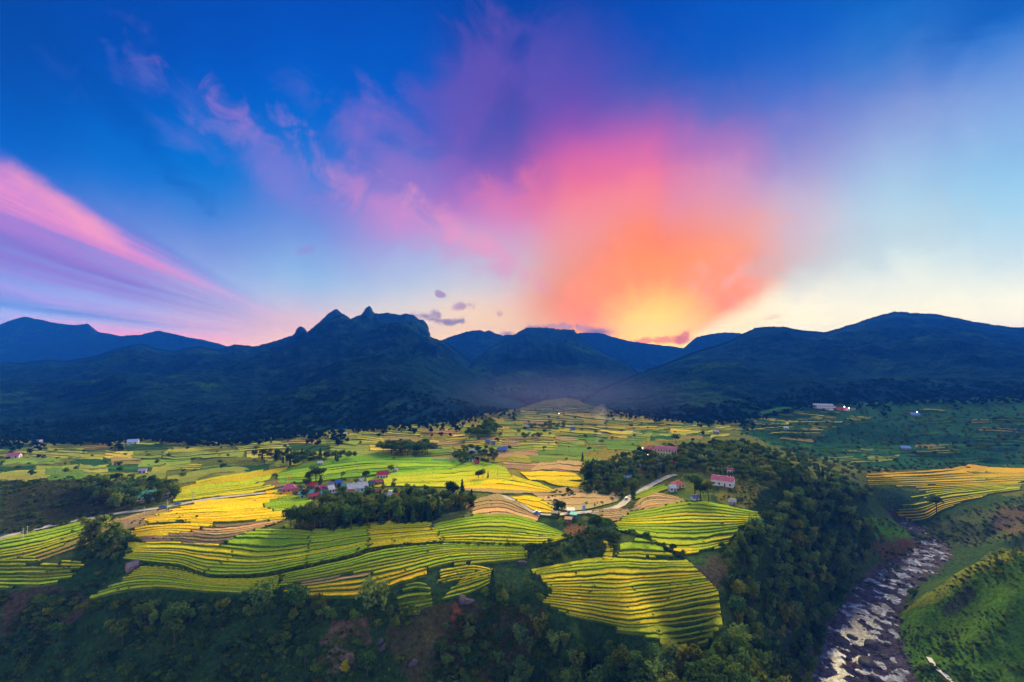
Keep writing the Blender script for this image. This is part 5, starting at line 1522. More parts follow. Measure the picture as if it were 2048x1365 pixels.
# ------------------------------------------------------------------ mist lying in the valley mouth
def mist(px, py, rx, ry, rz, dens, label):
    w, dist = ground(px, py)
    bm = bmesh.new(); bmesh.ops.create_icosphere(bm, subdivisions=3, radius=1.0)
    me = bpy.data.meshes.new("mist"); bm.to_mesh(me); bm.free()
    mt = bpy.data.materials.new("valley_mist"); mt.use_nodes = True
    T = NT(mt.node_tree); out = T.n('ShaderNodeOutputMaterial'); v = T.n('ShaderNodeVolumePrincipled')
    v.inputs['Color'].default_value = (0.42, 0.44, 0.95, 1)
    co = T.n('ShaderNodeTexCoord').outputs['Object']
    ln = T.n('ShaderNodeVectorMath', operation='LENGTH'); T.put(ln.inputs[0], co)
    T.put(v.inputs['Density'], T.mr(ln.outputs['Value'], 0.0, 0.97, dens, 0.0))
    T.t.links.new(v.outputs[0], out.inputs['Volume'])
    me.materials.append(mt)
    o = bpy.data.objects.new("mist", me); COL.objects.link(o); o.location = (w[0], w[1], w[2] + rz * 0.2); o.scale = (rx, ry, rz)
    prop(o, label, None, None, 'stuff')


mist(1125, 812, 300, 330, 70, 0.0005, "pale violet mist lying where the valley narrows")

# ------------------------------------------------------------------ foliage
def mat_leaf(name, c0, c1, trans=0.35):
    m = bpy.data.materials.new(name); m.use_nodes = True
    T = NT(m.node_tree)
    out = T.n('ShaderNodeOutputMaterial')
    oi = T.n('ShaderNodeObjectInfo'); p = geo_pos(T)
    n = T.noise(p, 0.35, 3, 0.6); n2 = T.noise(p, 2.2, 2, 0.5)
    c = T.mix(T.m('ADD', T.m('MULTIPLY', oi.outputs['Random'], 0.6), T.mr(n, 0.35, 0.65, 0.0, 0.4)), c0, c1)
    w2 = T.m('FRACT', T.m('MULTIPLY', oi.outputs['Random'], 7.31))
    c = T.mix(T.mr(w2, 0.70, 1.0, 0.0, 0.75), c, T.mix(1.0, c, (1.7, 1.15, 0.7), 'MULTIPLY'))
    c = T.mix(T.mr(w2, 0.30, 0.0, 0.0, 0.8), c, T.mix(1.0, c, (0.65, 0.85, 1.25), 'MULTIPLY'))
    w3 = T.mr(T.m('FRACT', T.m('MULTIPLY', oi.outputs['Random'], 23.7)), 0, 1, 0.65, 1.5, 'LINEAR')
    k = T.m('MULTIPLY', T.mr(n2, 0.3, 0.7, 0.6, 1.4, 'LINEAR'), w3)
    c = T.mix(1.0, c, T.comb(k, k, k), 'MULTIPLY')
    d = T.n('ShaderNodeBsdfDiffuse'); t = T.n('ShaderNodeBsdfTranslucent'); g = T.n('ShaderNodeMixShader')
    T.put(d.inputs[0], c); T.put(t.inputs[0], T.mix(1.0, c, (1.15, 1.1, 0.6), 'MULTIPLY'))
    g.inputs[0].default_value = trans
    T.t.links.new(d.outputs[0], g.inputs[1]); T.t.links.new(t.outputs[0], g.inputs[2]); T.t.links.new(g.outputs[0], out.inputs[0])
    return m


L_DARK = mat_leaf("leaf_dark", (0.024, 0.064, 0.018), (0.062, 0.112, 0.024))
L_MID = mat_leaf("leaf_mid", (0.036, 0.086, 0.018), (0.105, 0.150, 0.024))
L_BAM = mat_leaf("leaf_bamboo", (0.045, 0.100, 0.032), (0.115, 0.165, 0.042))
L_CON = mat_leaf("leaf_conifer", (0.016, 0.046, 0.020), (0.040, 0.076, 0.024), 0.2)
L_LIME = mat_leaf("leaf_lime", (0.16, 0.21, 0.012), (0.24, 0.26, 0.015))
L_GRASS = mat_leaf("leaf_grass", (0.030, 0.085, 0.014), (0.10, 0.135, 0.020))
L_MTN = plain("leaf_mountain", (0.010, 0.034, 0.036), 0.9, 0.0, 0.45, 0.15)  # dark leaves, tinted with the haze blue of the mountain sides
M_BARK = plain("bark", (0.075, 0.055, 0.042), 0.9, 0.1, 0.3, 1.0)


def leaf_quads(C, Nrm, S, r, aspect=1.3):
    """one folded quad per leaf spray: centres C, facing Nrm, size S"""
    n = len(C)
    Nrm = Nrm / (np.linalg.norm(Nrm, axis=1)[:, None] + 1e-9)
    t = r.normal(size=(n, 3)); t -= (t * Nrm).sum(1)[:, None] * Nrm; t /= np.linalg.norm(t, axis=1)[:, None] + 1e-9
    b = np.cross(Nrm, t)
    S = S[:, None]
    V = np.stack([C - t * S * aspect * 0.5, C + b * S * 0.5 - Nrm * S * 0.12, C + t * S * aspect * 0.5 - Nrm * S * 0.2, C - b * S * 0.5 - Nrm * S * 0.12], 1).reshape(-1, 3)
    return V, np.arange(4 * n).reshape(-1, 4)


def mk_mesh(name, V, F, m):
    me = bpy.data.meshes.new(name); me.from_pydata(V.tolist(), [], F.tolist()); me.materials.append(m)
    return me


def crown_broad(seed, h, w, lobes, leaves, leaf, m, base=0.32, spread=1.0):
    r = np.random.default_rng(seed)
    Cs, Ns, Ss = [], [], []
    for i in range(lobes):
        d = r.normal(size=3); d /= np.linalg.norm(d)
        k = r.random() ** 0.45
        c = np.array([d[0] * w * 0.36 * k * spread, d[1] * w * 0.36 * k * spread, h * (base + (1 - base) * 0.5) + d[2] * h * (1 - base) * 0.36 * k])
        lr = w * r.uniform(0.15, 0.26)
        n = int(leaves / lobes * r.uniform(0.7, 1.3))
        q = r.normal(size=(n, 3)); q /= np.linalg.norm(q, axis=1)[:, None]
        q[:, 2] = np.where(q[:, 2] < -0.35, -q[:, 2] * 0.6, q[:, 2])
        rad = lr * (0.72 + 0.36 * r.random(n))
        Cs.append(c + q * rad[:, None] * np.array([1, 1, 0.8])); Ns.append(q + r.normal(size=(n, 3)) * 0.45 + np.array([0, 0, 0.35])); Ss.append(r.uniform(0.7, 1.3, n) * leaf)
    V, F = leaf_quads(np.vstack(Cs), np.vstack(Ns), np.concatenate(Ss), r)
    return mk_mesh("crown", V, F, m)


def crown_conifer(seed, h, w, leaves, leaf, m):
    r = np.random.default_rng(seed)
    t = r.random(leaves) ** 0.8
    z = h * (0.10 + 0.90 * t)
    whorl = 0.75 + 0.25 * np.sin(t * 46 + r.uniform(0, 6))
    rad = w * 0.5 * (1 - t) ** 0.85 * (0.45 + 0.55 * r.random(leaves) ** 0.5) * whorl + 0.1
    a = r.uniform(0, 2 * math.pi, leaves)
    C = np.stack([rad * np.cos(a), rad * np.sin(a), z - rad * 0.25], 1)
    N = np.stack([np.cos(a), np.sin(a), np.full(leaves, 0.7)], 1) + r.normal(size=(leaves, 3)) * 0.4
    V, F = leaf_quads(C, N, r.uniform(0.7, 1.3, leaves) * leaf, r, 1.6)
    return mk_mesh("crown", V, F, m)


def crown_bamboo(seed, h, w, culms, leaf, m):
    r = np.random.default_rng(seed)
    Cs, Ns = [], []
    for i in range(culms):
        a = r.uniform(0, 2 * math.pi); L = h * r.uniform(0.7, 1.1); o = w * 0.5 * r.uniform(0.35, 1.1)
        n = int(30 * L / h)
        t = r.uniform(0.22, 1, n)
        x = o * t ** 2.2; z = L * (t - 0.16 * t ** 4)
        j = r.normal(size=(n, 3)) * (0.10 + 0.16 * np.sin(t * math.pi))[:, None] * w * 0.36
        Cs.append(np.stack([x * math.cos(a), x * math.sin(a), z], 1) + j); Ns.append(j * 1.5 + np.array([0, 0, 0.8]) + r.normal(size=(n, 3)) * 0.4)
    C = np.vstack(Cs)
    V, F = leaf_quads(C, np.vstack(Ns), r.uniform(0.7, 1.3, len(C)) * leaf, r, 1.7)
    return mk_mesh("crown", V, F, m)


def crown_banana(seed, h, m):
    r = np.random.default_rng(seed); V, F = [], []
    for i in range(11):
        a = r.uniform(0, 6.28); L = h * r.uniform(0.6, 0.9); w = L * 0.17
        ca, sa = math.cos(a), math.sin(a); b = len(V)
        up = r.uniform(0.5, 1.0)
        for k in range(6):
            t = k / 5; x = L * t * 0.8; z = h * 0.5 + L * (up * t - 0.95 * t * t)
            ww = w * math.sin(math.pi * min(t * 0.86 + 0.12, 1)); 
            V += [(x * ca - ww * sa, x * sa + ww * ca, z - ww * 0.3), (x * ca, x * sa, z), (x * ca + ww * sa, x * sa - ww * ca, z - ww * 0.3)]
        for k in range(5):
            q = b + 3 * k
            F += [(q, q + 1, q + 4, q + 3), (q + 1, q + 2, q + 5, q + 4)]
    return mk_mesh("crown", np.array(V), np.array(F), m)


def trunk_mesh(seed, h, rad, limbs=4, lean=0.06, frac=0.62):
    r = random.Random(seed); b = MB()
    top = Vector((r.uniform(-lean, lean) * h, r.uniform(-lean, lean) * h, h * frac))
    mid = top * 0.5 + Vector((r.uniform(-.2, .2), r.uniform(-.2, .2), 0))
    b.tube((0, 0, -0.8), mid, rad, rad * 0.75); b.tube(mid, top, rad * 0.75, rad * 0.35)
    for i in range(limbs):
        a = r.uniform(0, 6.28); s = mid.lerp(top, r.random())
        e = s + Vector((math.cos(a) * h * 0.22, math.sin(a) * h * 0.22, h * r.uniform(0.12, 0.25)))
        b.tube(s, e, rad * 0.35, rad * 0.12, 5)
    me = bpy.data.meshes.new("trunk"); me.from_pydata(b.v, [], b.f); me.materials.append(M_BARK)
    return me


# prototypes: (crown, trunk), about ten metres tall before scaling
PROTO = {
    'broad': [(crown_broad(1, 10, 8.0, 20, 950, 0.62, L_DARK), trunk_mesh(1, 10, 0.28)), (crown_broad(2, 10, 7.0, 17, 900, 0.60, L_MID), trunk_mesh(2, 10, 0.26)),
              (crown_broad(3, 10, 9.0, 22, 1050, 0.64, L_DARK), trunk_mesh(3, 10, 0.30)), (crown_broad(4, 10, 6.2, 16, 850, 0.58, L_MID, 0.25), trunk_mesh(4, 10, 0.24)),
              (crown_broad(5, 10, 7.6, 26, 1000, 0.55, L_DARK, 0.2), trunk_mesh(5, 10, 0.26)), (crown_broad(6, 10, 8.4, 15, 700, 0.62, L_MID, 0.4, 1.15), trunk_mesh(6, 10, 0.24, 6))],
    'bamboo': [(crown_bamboo(11, 10, 7.0, 26, 0.62, L_BAM), trunk_mesh(11, 10, 0.12, 5, 0.02, 0.4)), (crown_bamboo(12, 10, 6.0, 22, 0.60, L_BAM), trunk_mesh(12, 10, 0.12, 5, 0.02, 0.4)), (crown_bamboo(13, 10, 8.0, 30, 0.64, L_BAM), trunk_mesh(13, 10, 0.12, 5, 0.02, 0.4))],
    'conifer': [(crown_conifer(21, 10, 4.2, 620, 0.60, L_CON), trunk_mesh(21, 10, 0.2, 0, 0.01, 0.85)), (crown_conifer(22, 10, 3.4, 520, 0.56, L_CON), trunk_mesh(22, 10, 0.2, 0, 0.01, 0.85)), (crown_conifer(23, 10, 5.0, 680, 0.62, L_CON), trunk_mesh(23, 10, 0.2, 0, 0.01, 0.85))],
    'sparse': [(crown_broad(31, 10, 6.0, 9, 260, 0.55, L_MID, 0.4, 1.3), trunk_mesh(31, 10, 0.16, 7, 0.1, 0.8)), (crown_broad(32, 10, 5.0, 8, 220, 0.52, L_DARK, 0.45, 1.3), trunk_mesh(32, 10, 0.15, 7, 0.1, 0.8))],
    'lime': [(crown_broad(41, 10, 6.6, 18, 850, 0.58, L_LIME, 0.2), trunk_mesh(41, 10, 0.22))],
    'banana': [(crown_banana(51, 10, L_BAM), trunk_mesh(51, 10, 0.5, 0, 0.02, 0.5)), (crown_banana(52, 10, L_BAM), trunk_mesh(52, 10, 0.5, 0, 0.02, 0.5))],
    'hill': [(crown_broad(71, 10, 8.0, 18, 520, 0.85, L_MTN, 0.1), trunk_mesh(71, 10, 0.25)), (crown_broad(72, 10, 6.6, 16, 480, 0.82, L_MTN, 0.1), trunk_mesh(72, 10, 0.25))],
    'shrub': [(crown_broad(61, 10, 15, 12, 420, 1.5, L_MID, -0.1), trunk_mesh(61, 10, 0.3, 3)), (crown_broad(62, 10, 13, 10, 380, 1.45, L_DARK, -0.1), trunk_mesh(62, 10, 0.3, 3)), (crown_broad(63, 10, 17, 14, 460, 1.5, L_GRASS, -0.1), trunk_mesh(63, 10, 0.3, 3))],
}
NAMES = {'broad': "broadleaf_tree", 'bamboo': "bamboo_clump", 'conifer': "conifer_tree", 'sparse': "thin_tree", 'lime': "lime_tree", 'banana': "banana_plant", 'shrub': "shrub", 'hill': "broadleaf_tree"}
CATS = {'broad': "tree", 'bamboo': "bamboo", 'conifer': "tree", 'sparse': "tree", 'lime': "tree", 'banana': "plant", 'shrub': "shrub", 'hill': "tree"}
FIRST = {}


def tree(kind, k, x, y, z, h, rz, label, group=None, wide=1.0):
    P = PROTO[kind]; k = k % len(P)
    root = prop(empty(NAMES[kind], (x, y, z), rz), label, CATS[kind], group)
    s = h / 10.0
    root.scale = (s * wide, s * wide, s)
    for nm, me in (("crown", P[k][0]), ("trunk", P[k][1])):
        o = bpy.data.objects.new(nm, me); COL.objects.link(o); o.parent = root
        if nm == "crown" and (kind, k) not in FIRST: FIRST[(kind, k)] = o
    return root


# ---- single trees one can point at: kind, column and row of the foot, height in the view, label
for kd, px, py, hp, lab in [
    ('bamboo', 1266, 1003, 46, "tall feathery tree standing alone beside the road bend"), ('broad', 1119, 1035, 40, "spreading tree beside the dark carport"), ('lime', 868, 1035, 34, "bright yellow-green tree at the front of the grove's right half"),
    ('broad', 957, 960, 20, "round dark tree of the lone pair in the yellow field"), ('broad', 966, 959, 22, "lighter tree right behind the lone dark field tree"), ('conifer', 976, 958, 16, "slim dark tree right of the lone pair in the field"),
    ('bamboo', 186, 1110, 62, "tall upright tree at the top of the gully"), ('broad', 226, 1118, 56, "wide tree right of the upright one at the gully's top"), ('broad', 207, 1122, 40, "lower dark tree between the two gully trees"),
    ('bamboo', 522, 1232, 62, "blue-green bamboo rising over the lower terraces' edge"), ('broad', 592, 1232, 58, "dark tree in front of the bright yellow rows, left one"), ('broad', 634, 1240, 48, "rounded tree right of the dark one below the yellow rows"),
    ('bamboo', 742, 1232, 72, "tall leafy clump piercing the bright yellow rows"), ('bamboo', 764, 1226, 60, "slender second stem right of the tall leafy clump"), ('conifer', 985, 1200, 56, "slim leaning tree beside the fan of little terraces"),
    ('broad', 345, 1262, 46, "dark bushy tree under the lime terraces' right end"), ('broad', 290, 1248, 36, "olive tree under the tip of the lime terraces"), ('lime', 690, 1352, 30, "small yellowish tree standing on the lower bare patch"),
    ('broad', 1873, 1028, 30, "dark solitary tree on the dim terraces above the river"), ('broad', 1190, 1068, 40, "big round tree below the roadside stall, left one"), ('broad', 1210, 1074, 40, "big round tree below the stall, right one"), ('broad', 1268, 1083, 22, "small round tree at the green wedge's top, left of two"), ('broad', 1294, 1085, 24, "small round tree at the green wedge's top, right of two"),
    ('broad', 1345, 1106, 20, "bush-like tree between the yellow lobe and the green terraces"), ('broad', 1328, 1098, 14, "lower bush-like tree left along the same hedge"), ('broad', 1366, 1116, 16, "last tree of the hedge down the lobe's right side"),
    ('broad', 1390, 992, 46, "large dark tree between the red-roofed houses"), ('broad', 1418, 1002, 40, "dark green tree in front of the big white house"), ('broad', 1402, 1000, 34, "tree at the meadow's top beside the big white house"), ('bamboo', 1178, 962, 48, "dark clump at the left end of the hill village wood"), ('broad', 1168, 965, 34, "shorter tree left of that dark clump"),
    ('broad', 632, 968, 34, "tall tree behind the village's left half"), ('sparse', 645, 965, 28, "wispy tree right of the tall one behind the village"), ('broad', 616, 969, 24, "round tree left of the tall one behind the village"), ('sparse', 685, 966, 22, "thin bare-stemmed tree behind the blue roof"), ('broad', 730, 962, 22, "tree left of the white red-roofed house"),
    ('broad', 782, 946, 16, "dark tree behind the white red-roofed house"), ('conifer', 924, 1005, 44, "pointed conifer standing out of the grove's right end"), ('broad', 905, 998, 38, "tall leafy tree left of the pointed conifer"), ('conifer', 943, 1016, 36, "last dark tree at the grove's right tip"),
    ('sparse', 1225, 1012, 18, "young tree row beside the road, tallest one"), ('sparse', 1205, 1016, 14, "young roadside tree left of the tallest one"), ('sparse', 1190, 1019, 12, "leftmost young tree of the roadside row"), ('sparse', 1172, 1017, 14, "thin tree beside the blue and white board"),
    ('broad', 1100, 862, 9, "small far tree on the golden plain right of the hedge"), ('broad', 1083, 876, 12, "far tree at the right of the mid-plain clump"), ('broad', 995, 888, 14, "far tree at the edge of the pink harvested plot"), ('conifer', 1165, 921, 16, "slim tree at the left corner of the hill wood"), ('broad', 1352, 888, 20, "tall tree standing over the hill village's back"), ('broad', 1100, 872, 8, "little tree by itself on the amber plain"),
    ('banana', 932, 1252, 26, "pale palm-like plant below the grey boulders, upper one"), ('banana', 938, 1272, 30, "pale palm-like plant below the grey boulders, lower one"), ('banana', 928, 1345, 18, "banana plant in the gully near the bottom"), ('banana', 900, 1362, 16, "banana plant at the frame's bottom in the gully"), ('banana', 405, 1222, 14, "single banana plant at the wood's upper edge"),
    ('broad', 610, 1330, 40, "round dark bush-tree left of the lower bare patch"), ('broad', 735, 1355, 52, "broad dark tree right of the lower bare patch"), ('broad', 350, 1290, 46, "tree in the middle of the near slope, left half"), ('broad', 440, 1262, 30, "domed dark shrub-tree on the near slope"), ('broad', 245, 1290, 40, "olive-tinged tree on the near left slope"), ('broad', 120, 1290, 36, "dim tree on the far-left near slope"),
    ('hill', 160, 893, 12, "dark tree at the left mountain's foot, right of the far white hut"), ('hill', 151, 894, 13, "taller dark tree just left of that one at the mountain's foot"),
    ('broad', 1905, 1180, 8, "small bush on the crest of the right spur"), ('shrub', 1826, 1190, 12, "bush at the river's edge below the spur crest")]:
    w, dist = ground(px, py)
    tree(kd, int(px) % (2 if kd == 'hill' else 5), w[0], w[1], w[2] - 0.3, hp * dist / FPX, random.uniform(0, 6.28), lab)
    KEEPOUT.append((w[0], w[1], 2.0))


KO = np.array(KEEPOUT)


def scatter(poly, spacing, n, seed, keep=True):
    r = np.random.default_rng(seed)
    P = np.array(poly, float)
    lo, hi = P.min(0), P.max(0)
    q = r.uniform(lo, hi, (n, 2)); q = q[inpoly(q[:, 0], q[:, 1], poly)]
    W = cast(q[:, 0], q[:, 1])
    if keep:
        ok = np.ones(len(W), bool)
        for x, y, rad in KO:
            ok &= np.hypot(W[:, 0] - x, W[:, 1] - y) > rad
        W = W[ok]
    cell = {}; out = []
    for x, y, z in W:
        i, j = int(x // spacing), int(y // spacing)
        if any((x - a) ** 2 + (y - b) ** 2 < spacing * spacing for di in (-1, 0, 1) for dj in (-1, 0, 1) for a, b in cell.get((i + di, j + dj), ())):
            continue
        cell.setdefault((i, j), []).append((x, y)); out.append((x, y, z))
    return np.array(out).reshape(-1, 3)


ZTREES = [  # outline of the ground they stand on, spacing, tries, kinds with weights, height range in metres, label, group
    ([(578, 1062), (588, 1046), (640, 1040), (700, 1030), (790, 1034), (800, 1046), (700, 1063)], 4.0, 1500, {'broad': 6, 'conifer': 3, 'bamboo': 2}, (9, 14), "tall dark tree in the thick front of the village grove", None),
    ([(640, 1020), (720, 1012), (790, 1018), (790, 1032), (690, 1034)], 4.6, 900, {'broad': 5, 'bamboo': 4}, (9, 13), "tall feathery tree in the heart of the village grove", None),
    ([(790, 1034), (870, 1030), (880, 1040), (860, 1046), (792, 1052)], 3.6, 700, {'conifer': 5, 'broad': 2}, (7, 12), "slim conifer at the grove's front right of centre", None),
    ([(800, 1002), (900, 1000), (948, 1008), (944, 1022), (880, 1030), (810, 1026)], 4.8, 1000, {'broad': 6, 'conifer': 1, 'bamboo': 1}, (7, 12), "leafy tree in the right half of the village grove", None),
    ([(580, 975), (700, 966), (800, 975), (860, 985), (840, 1002), (700, 1005), (600, 1002)], 7.5, 600, {'broad': 4, 'sparse': 2, 'conifer': 1}, (4.5, 8), "small tree growing between the village houses", None),
    ([(160, 985), (200, 970), (260, 968), (330, 980), (358, 1000), (290, 1016), (235, 1018), (180, 1010)], 5.0, 1100, {'broad': 6, 'bamboo': 3}, (7, 12), "dark tree in the wood around the left roadside house", None),
    ([(155, 1092), (262, 1086), (262, 1106), (210, 1126), (150, 1116)], 4.5, 500, {'broad': 5, 'shrub': 3}, (4, 8), "tree at the head of the dark gully", None),
    ([(100, 1246), (200, 1228), (330, 1222), (560, 1230), (700, 1240), (790, 1236), (800, 1272), (640, 1250), (420, 1262), (180, 1280)], 5.2, 1500, {'broad': 7, 'bamboo': 1, 'sparse': 1}, (4.5, 8), "dark tree along the wooded edge below the terraces", None),
    ([(-20, 1270), (420, 1262), (600, 1290), (600, 1420), (-20, 1420)], 9.5, 700, {'broad': 5, 'sparse': 1}, (4, 8), "scattered tree on the shaded near slope, bottom left", None),
    ([(890, 1262), (960, 1252), (975, 1300), (960, 1390), (880, 1420), (880, 1320)], 4.0, 600, {'broad': 6, 'banana': 1}, (4, 8), "dark tree packed in the narrow gully of the near slope", None),
    ([(985, 1185), (1060, 1165), (1090, 1205), (1080, 1240), (1000, 1250), (960, 1210)], 4.2, 600, {'broad': 6, 'shrub': 2}, (3.5, 7), "bushy tree in the hollow left of the yellow lobe", None),
    ([(985, 1300), (1090, 1275), (1150, 1300), (1240, 1325), (1320, 1345), (1420, 1345), (1470, 1300), (1520, 1420), (1480, 1470), (975, 1470)], 4.0, 2600, {'broad': 4, 'bamboo': 5}, (5, 12.5), "tree in the dense forest at the bottom of the view", None),
    ([(1456, 1140), (1480, 1092), (1525, 1062), (1560, 1010), (1625, 980), (1700, 1005), (1740, 1060), (1745, 1108), (1690, 1190), (1662, 1262), (1622, 1365), (1600, 1440), (1480, 1440), (1474, 1300), (1462, 1210)], 4.3, 6500, {'broad': 5, 'bamboo': 5}, (4.5, 12), "tree in the forest covering the river slope", None),
    ([(1168, 968), (1200, 938), (1240, 920), (1290, 908), (1400, 895), (1500, 890), (1560, 930), (1640, 972), (1560, 975), (1490, 965), (1420, 950), (1350, 945), (1300, 968), (1240, 988), (1190, 978)], 4.4, 4200, {'broad': 7, 'bamboo': 2, 'conifer': 1}, (5.5, 9.5), "dark tree in the wood around the hill village", None),
    ([(1160, 1060), (1230, 1066), (1210, 1090), (1190, 1110), (1120, 1120), (1080, 1125), (1090, 1110), (1150, 1098)], 4.4, 800, {'broad': 6, 'shrub': 4}, (3.5, 6.5), "bushy tree in the hedge between the rounded terraces and the lobe", None),
    ([(505, 918), (560, 912), (640, 918), (720, 918), (640, 930), (590, 938), (560, 926)], 5.5, 500, {'broad': 5, 'conifer': 2}, (6, 11), "dark tree in the tree line behind the broad green field", None),
    ([(752, 905), (780, 898), (850, 898), (872, 905), (850, 912), (770, 912)], 5.0, 500, {'broad': 5}, (9, 13), "tree of the round dark grove in mid-valley", None),
    ([(905, 915), (930, 905), (980, 903), (995, 915), (985, 930), (920, 932)], 5.5, 500, {'broad': 5, 'sparse': 1}, (6, 10), "tree around the mid-valley hamlet", None),
    ([(955, 862), (985, 852), (1000, 862), (990, 876), (930, 880)], 6.0, 300, {'broad': 5}, (8, 14), "tree in the dim wood beyond the hamlet", None),
    ([(1052, 857), (1130, 850), (1132, 857), (1060, 862)], 6.0, 200, {'broad': 5}, (5, 9), "tree in the long far hedge on the valley floor", None),
    ([(1044, 878), (1078, 874), (1082, 879), (1050, 882)], 5.0, 100, {'broad': 5, 'sparse': 2}, (5, 9), "tree of the small clump on the golden plain", None),
    ([(1560, 945), (1640, 955), (1745, 990), (1748, 1010), (1640, 985), (1560, 965)], 5.0, 700, {'broad': 7, 'conifer': 2}, (7, 11), "dark tree along the skyline of the river slope's wood", None),
    ([(1720, 940), (1760, 938), (1950, 928), (1952, 934), (1800, 942), (1740, 950)], 4.5, 500, {'broad': 5, 'shrub': 2}, (3, 6), "dark hedge tree behind the golden river bench", None),
    ([(1480, 860), (1760, 838), (2060, 820), (2060, 930), (1960, 925), (1760, 900), (1560, 880)], 12.0, 1200, {'broad': 6}, (4, 9), "scattered tree on the hazy slopes right of the hill village", None),
    ([(1500, 905), (1620, 905), (1720, 940), (1740, 960), (1640, 950), (1540, 925)], 7.5, 400, {'broad': 6}, (5, 9), "tree on the shaded slope behind the river wood", None),
    ([(0, 905), (330, 885), (600, 885), (560, 930), (330, 970), (0, 955)], 26.0, 500, {'broad': 6}, (4, 8), "single tree among the hazy fields at the left", None),
    ([(880, 850), (1050, 820), (1200, 815), (1300, 850), (1180, 905), (1000, 905)], 30.0, 400, {'broad': 5, 'sparse': 1}, (4, 8), "single tree among the fields in mid-valley", None),
    ([(1800, 1046), (1900, 1040), (1980, 1050), (1960, 1090), (1900, 1082), (1850, 1060)], 5.5, 500, {'broad': 3, 'shrub': 4}, (2.5, 5), "bushy tree on the far river bank", None),
    ([(1740, 1100), (1800, 1112), (1850, 1098), (1838, 1085), (1800, 1126), (1745, 1112)], 4.5, 300, {'broad': 3, 'shrub': 3}, (3, 6), "tree along the river below the brown plot", None),
    ([(0, 965), (130, 962), (170, 985), (180, 1030), (60, 1056), (0, 1064)], 9.0, 500, {'broad': 2, 'shrub': 5}, (2.0, 4.5), "bush on the dark hillock above the left road", None),
]
allT = []
for zi, (poly, sp, n, kinds, hr, lab, grp) in enumerate(ZTREES):
    P = scatter(poly, sp, n * 3, 100 + zi)
    ks = list(kinds); wts = np.array([kinds[k] for k in ks], float); wts /= wts.sum()
    r = np.random.default_rng(500 + zi)
    for x, y, z in P:
        k = ks[int(r.choice(len(ks), p=wts))]
        h = r.uniform(*hr) * (0.45 if k == 'shrub' else 1.0)
        allT.append((h / math.hypot(x, y), k, x, y, z - 0.4, h, r.uniform(0, 6.28), int(r.integers(60)), lab, r.uniform(0.85, 1.2)))
allT.sort(key=lambda q: -q[0])
cnt = {}
REST = []
LIMIT = {'broad': 290, 'bamboo': 290, 'conifer': 150, 'sparse': 80, 'banana': 40, 'shrub': 120, 'lime': 10}
WORD = {'broad': "broad-crowned", 'bamboo': "feathery bamboo-like", 'conifer': "pointed", 'sparse': "thin", 'banana': "big-leaved", 'shrub': "low round", 'lime': "lime"}
for ap, k, x, y, z, h, rz, pk, lab, wd in allT:
    cnt[k] = cnt.get(k, 0) + 1
    if cnt[k] <= LIMIT[k]:
        L = WORD[k] + " " + lab
        tree(k, pk, x, y, z, h, rz, L, L.replace(" tree ", " trees ", 1), wd)
    else:
        REST.append((k, pk, x, y, z, h / 10.0, rz, wd))


# ---- masses nobody could count: instanced on points
def mass(name, label, pts, sources):
    """pts: (source index, x, y, z, scale, turn); sources: objects whose meshes are repeated"""
    me = bpy.data.meshes.new(name)
    me.from_pydata([p[1:4] for p in pts], [], [])
    for nm, typ, vals in (("pick", 'INT', [p[0] for p in pts]), ("size", 'FLOAT', [p[4] for p in pts]), ("turn", 'FLOAT', [p[5] for p in pts])):
        a = me.attributes.new(nm, typ, 'POINT'); a.data.foreach_set('value', np.array(vals, np.int32 if typ == 'INT' else np.float32))
    o = bpy.data.objects.new(name, me); COL.objects.link(o); prop(o, label=label, kind='stuff')
    ng = bpy.data.node_groups.new(name, 'GeometryNodeTree')
    ng.interface.new_socket("Geometry", in_out='INPUT', socket_type='NodeSocketGeometry'); ng.interface.new_socket("Geometry", in_out='OUTPUT', socket_type='NodeSocketGeometry')
    N = ng.nodes; L = ng.links
    gi, go = N.new('NodeGroupInput'), N.new('NodeGroupOutput')
    iop = N.new('GeometryNodeInstanceOnPoints'); L.new(gi.outputs[0], iop.inputs['Points'])
    g2i = N.new('GeometryNodeJoinGeometry')
    for s in reversed(sources):
        oi = N.new('GeometryNodeObjectInfo'); oi.inputs['Object'].default_value = s; oi.inputs['As Instance'].default_value = True; oi.transform_space = 'ORIGINAL'
        L.new(oi.outputs['Geometry'], g2i.inputs[0])
    L.new(g2i.outputs[0], iop.inputs['Instance'])
    iop.inputs['Pick Instance'].default_value = True

    def attr(nm, typ):
        a = N.new('GeometryNodeInputNamedAttribute'); a.data_type = typ; a.inputs[0].default_value = nm
        return a.outputs[0]
    L.new(attr("pick", 'INT'), iop.inputs['Instance Index']); L.new(attr("size", 'FLOAT'), iop.inputs['Scale'])
    cx = N.new('ShaderNodeCombineXYZ'); L.new(attr("turn", 'FLOAT'), cx.inputs[2]); L.new(cx.outputs[0], iop.inputs['Rotation'])
    L.new(iop.outputs[0], go.inputs[0])
    md = o.modifiers.new("scatter", 'NODES'); md.node_group = ng
    return o


for k in ('broad', 'bamboo', 'conifer', 'sparse', 'shrub'):
    sub = [q for q in REST if q[0] == k]
    src = [FIRST[(k, i)] for i in range(len(PROTO[k])) if (k, i) in FIRST]
    if sub and src:
        mass({'broad': "forest", 'bamboo': "bamboo_forest", 'conifer': "conifer_forest", 'sparse': "thin_forest", 'shrub': "shrubbery"}[k], {'broad': "unbroken broadleaf woods on the slopes and around the villages", 'bamboo': "unbroken feathery canopy of the river slope", 'conifer': "farther conifers", 'sparse': "farther thin trees", 'shrub': "farther bushes on the slopes"}[k],
             [(q[1] % len(src), q[2], q[3], q[4], q[5], q[6]) for q in sub], src)

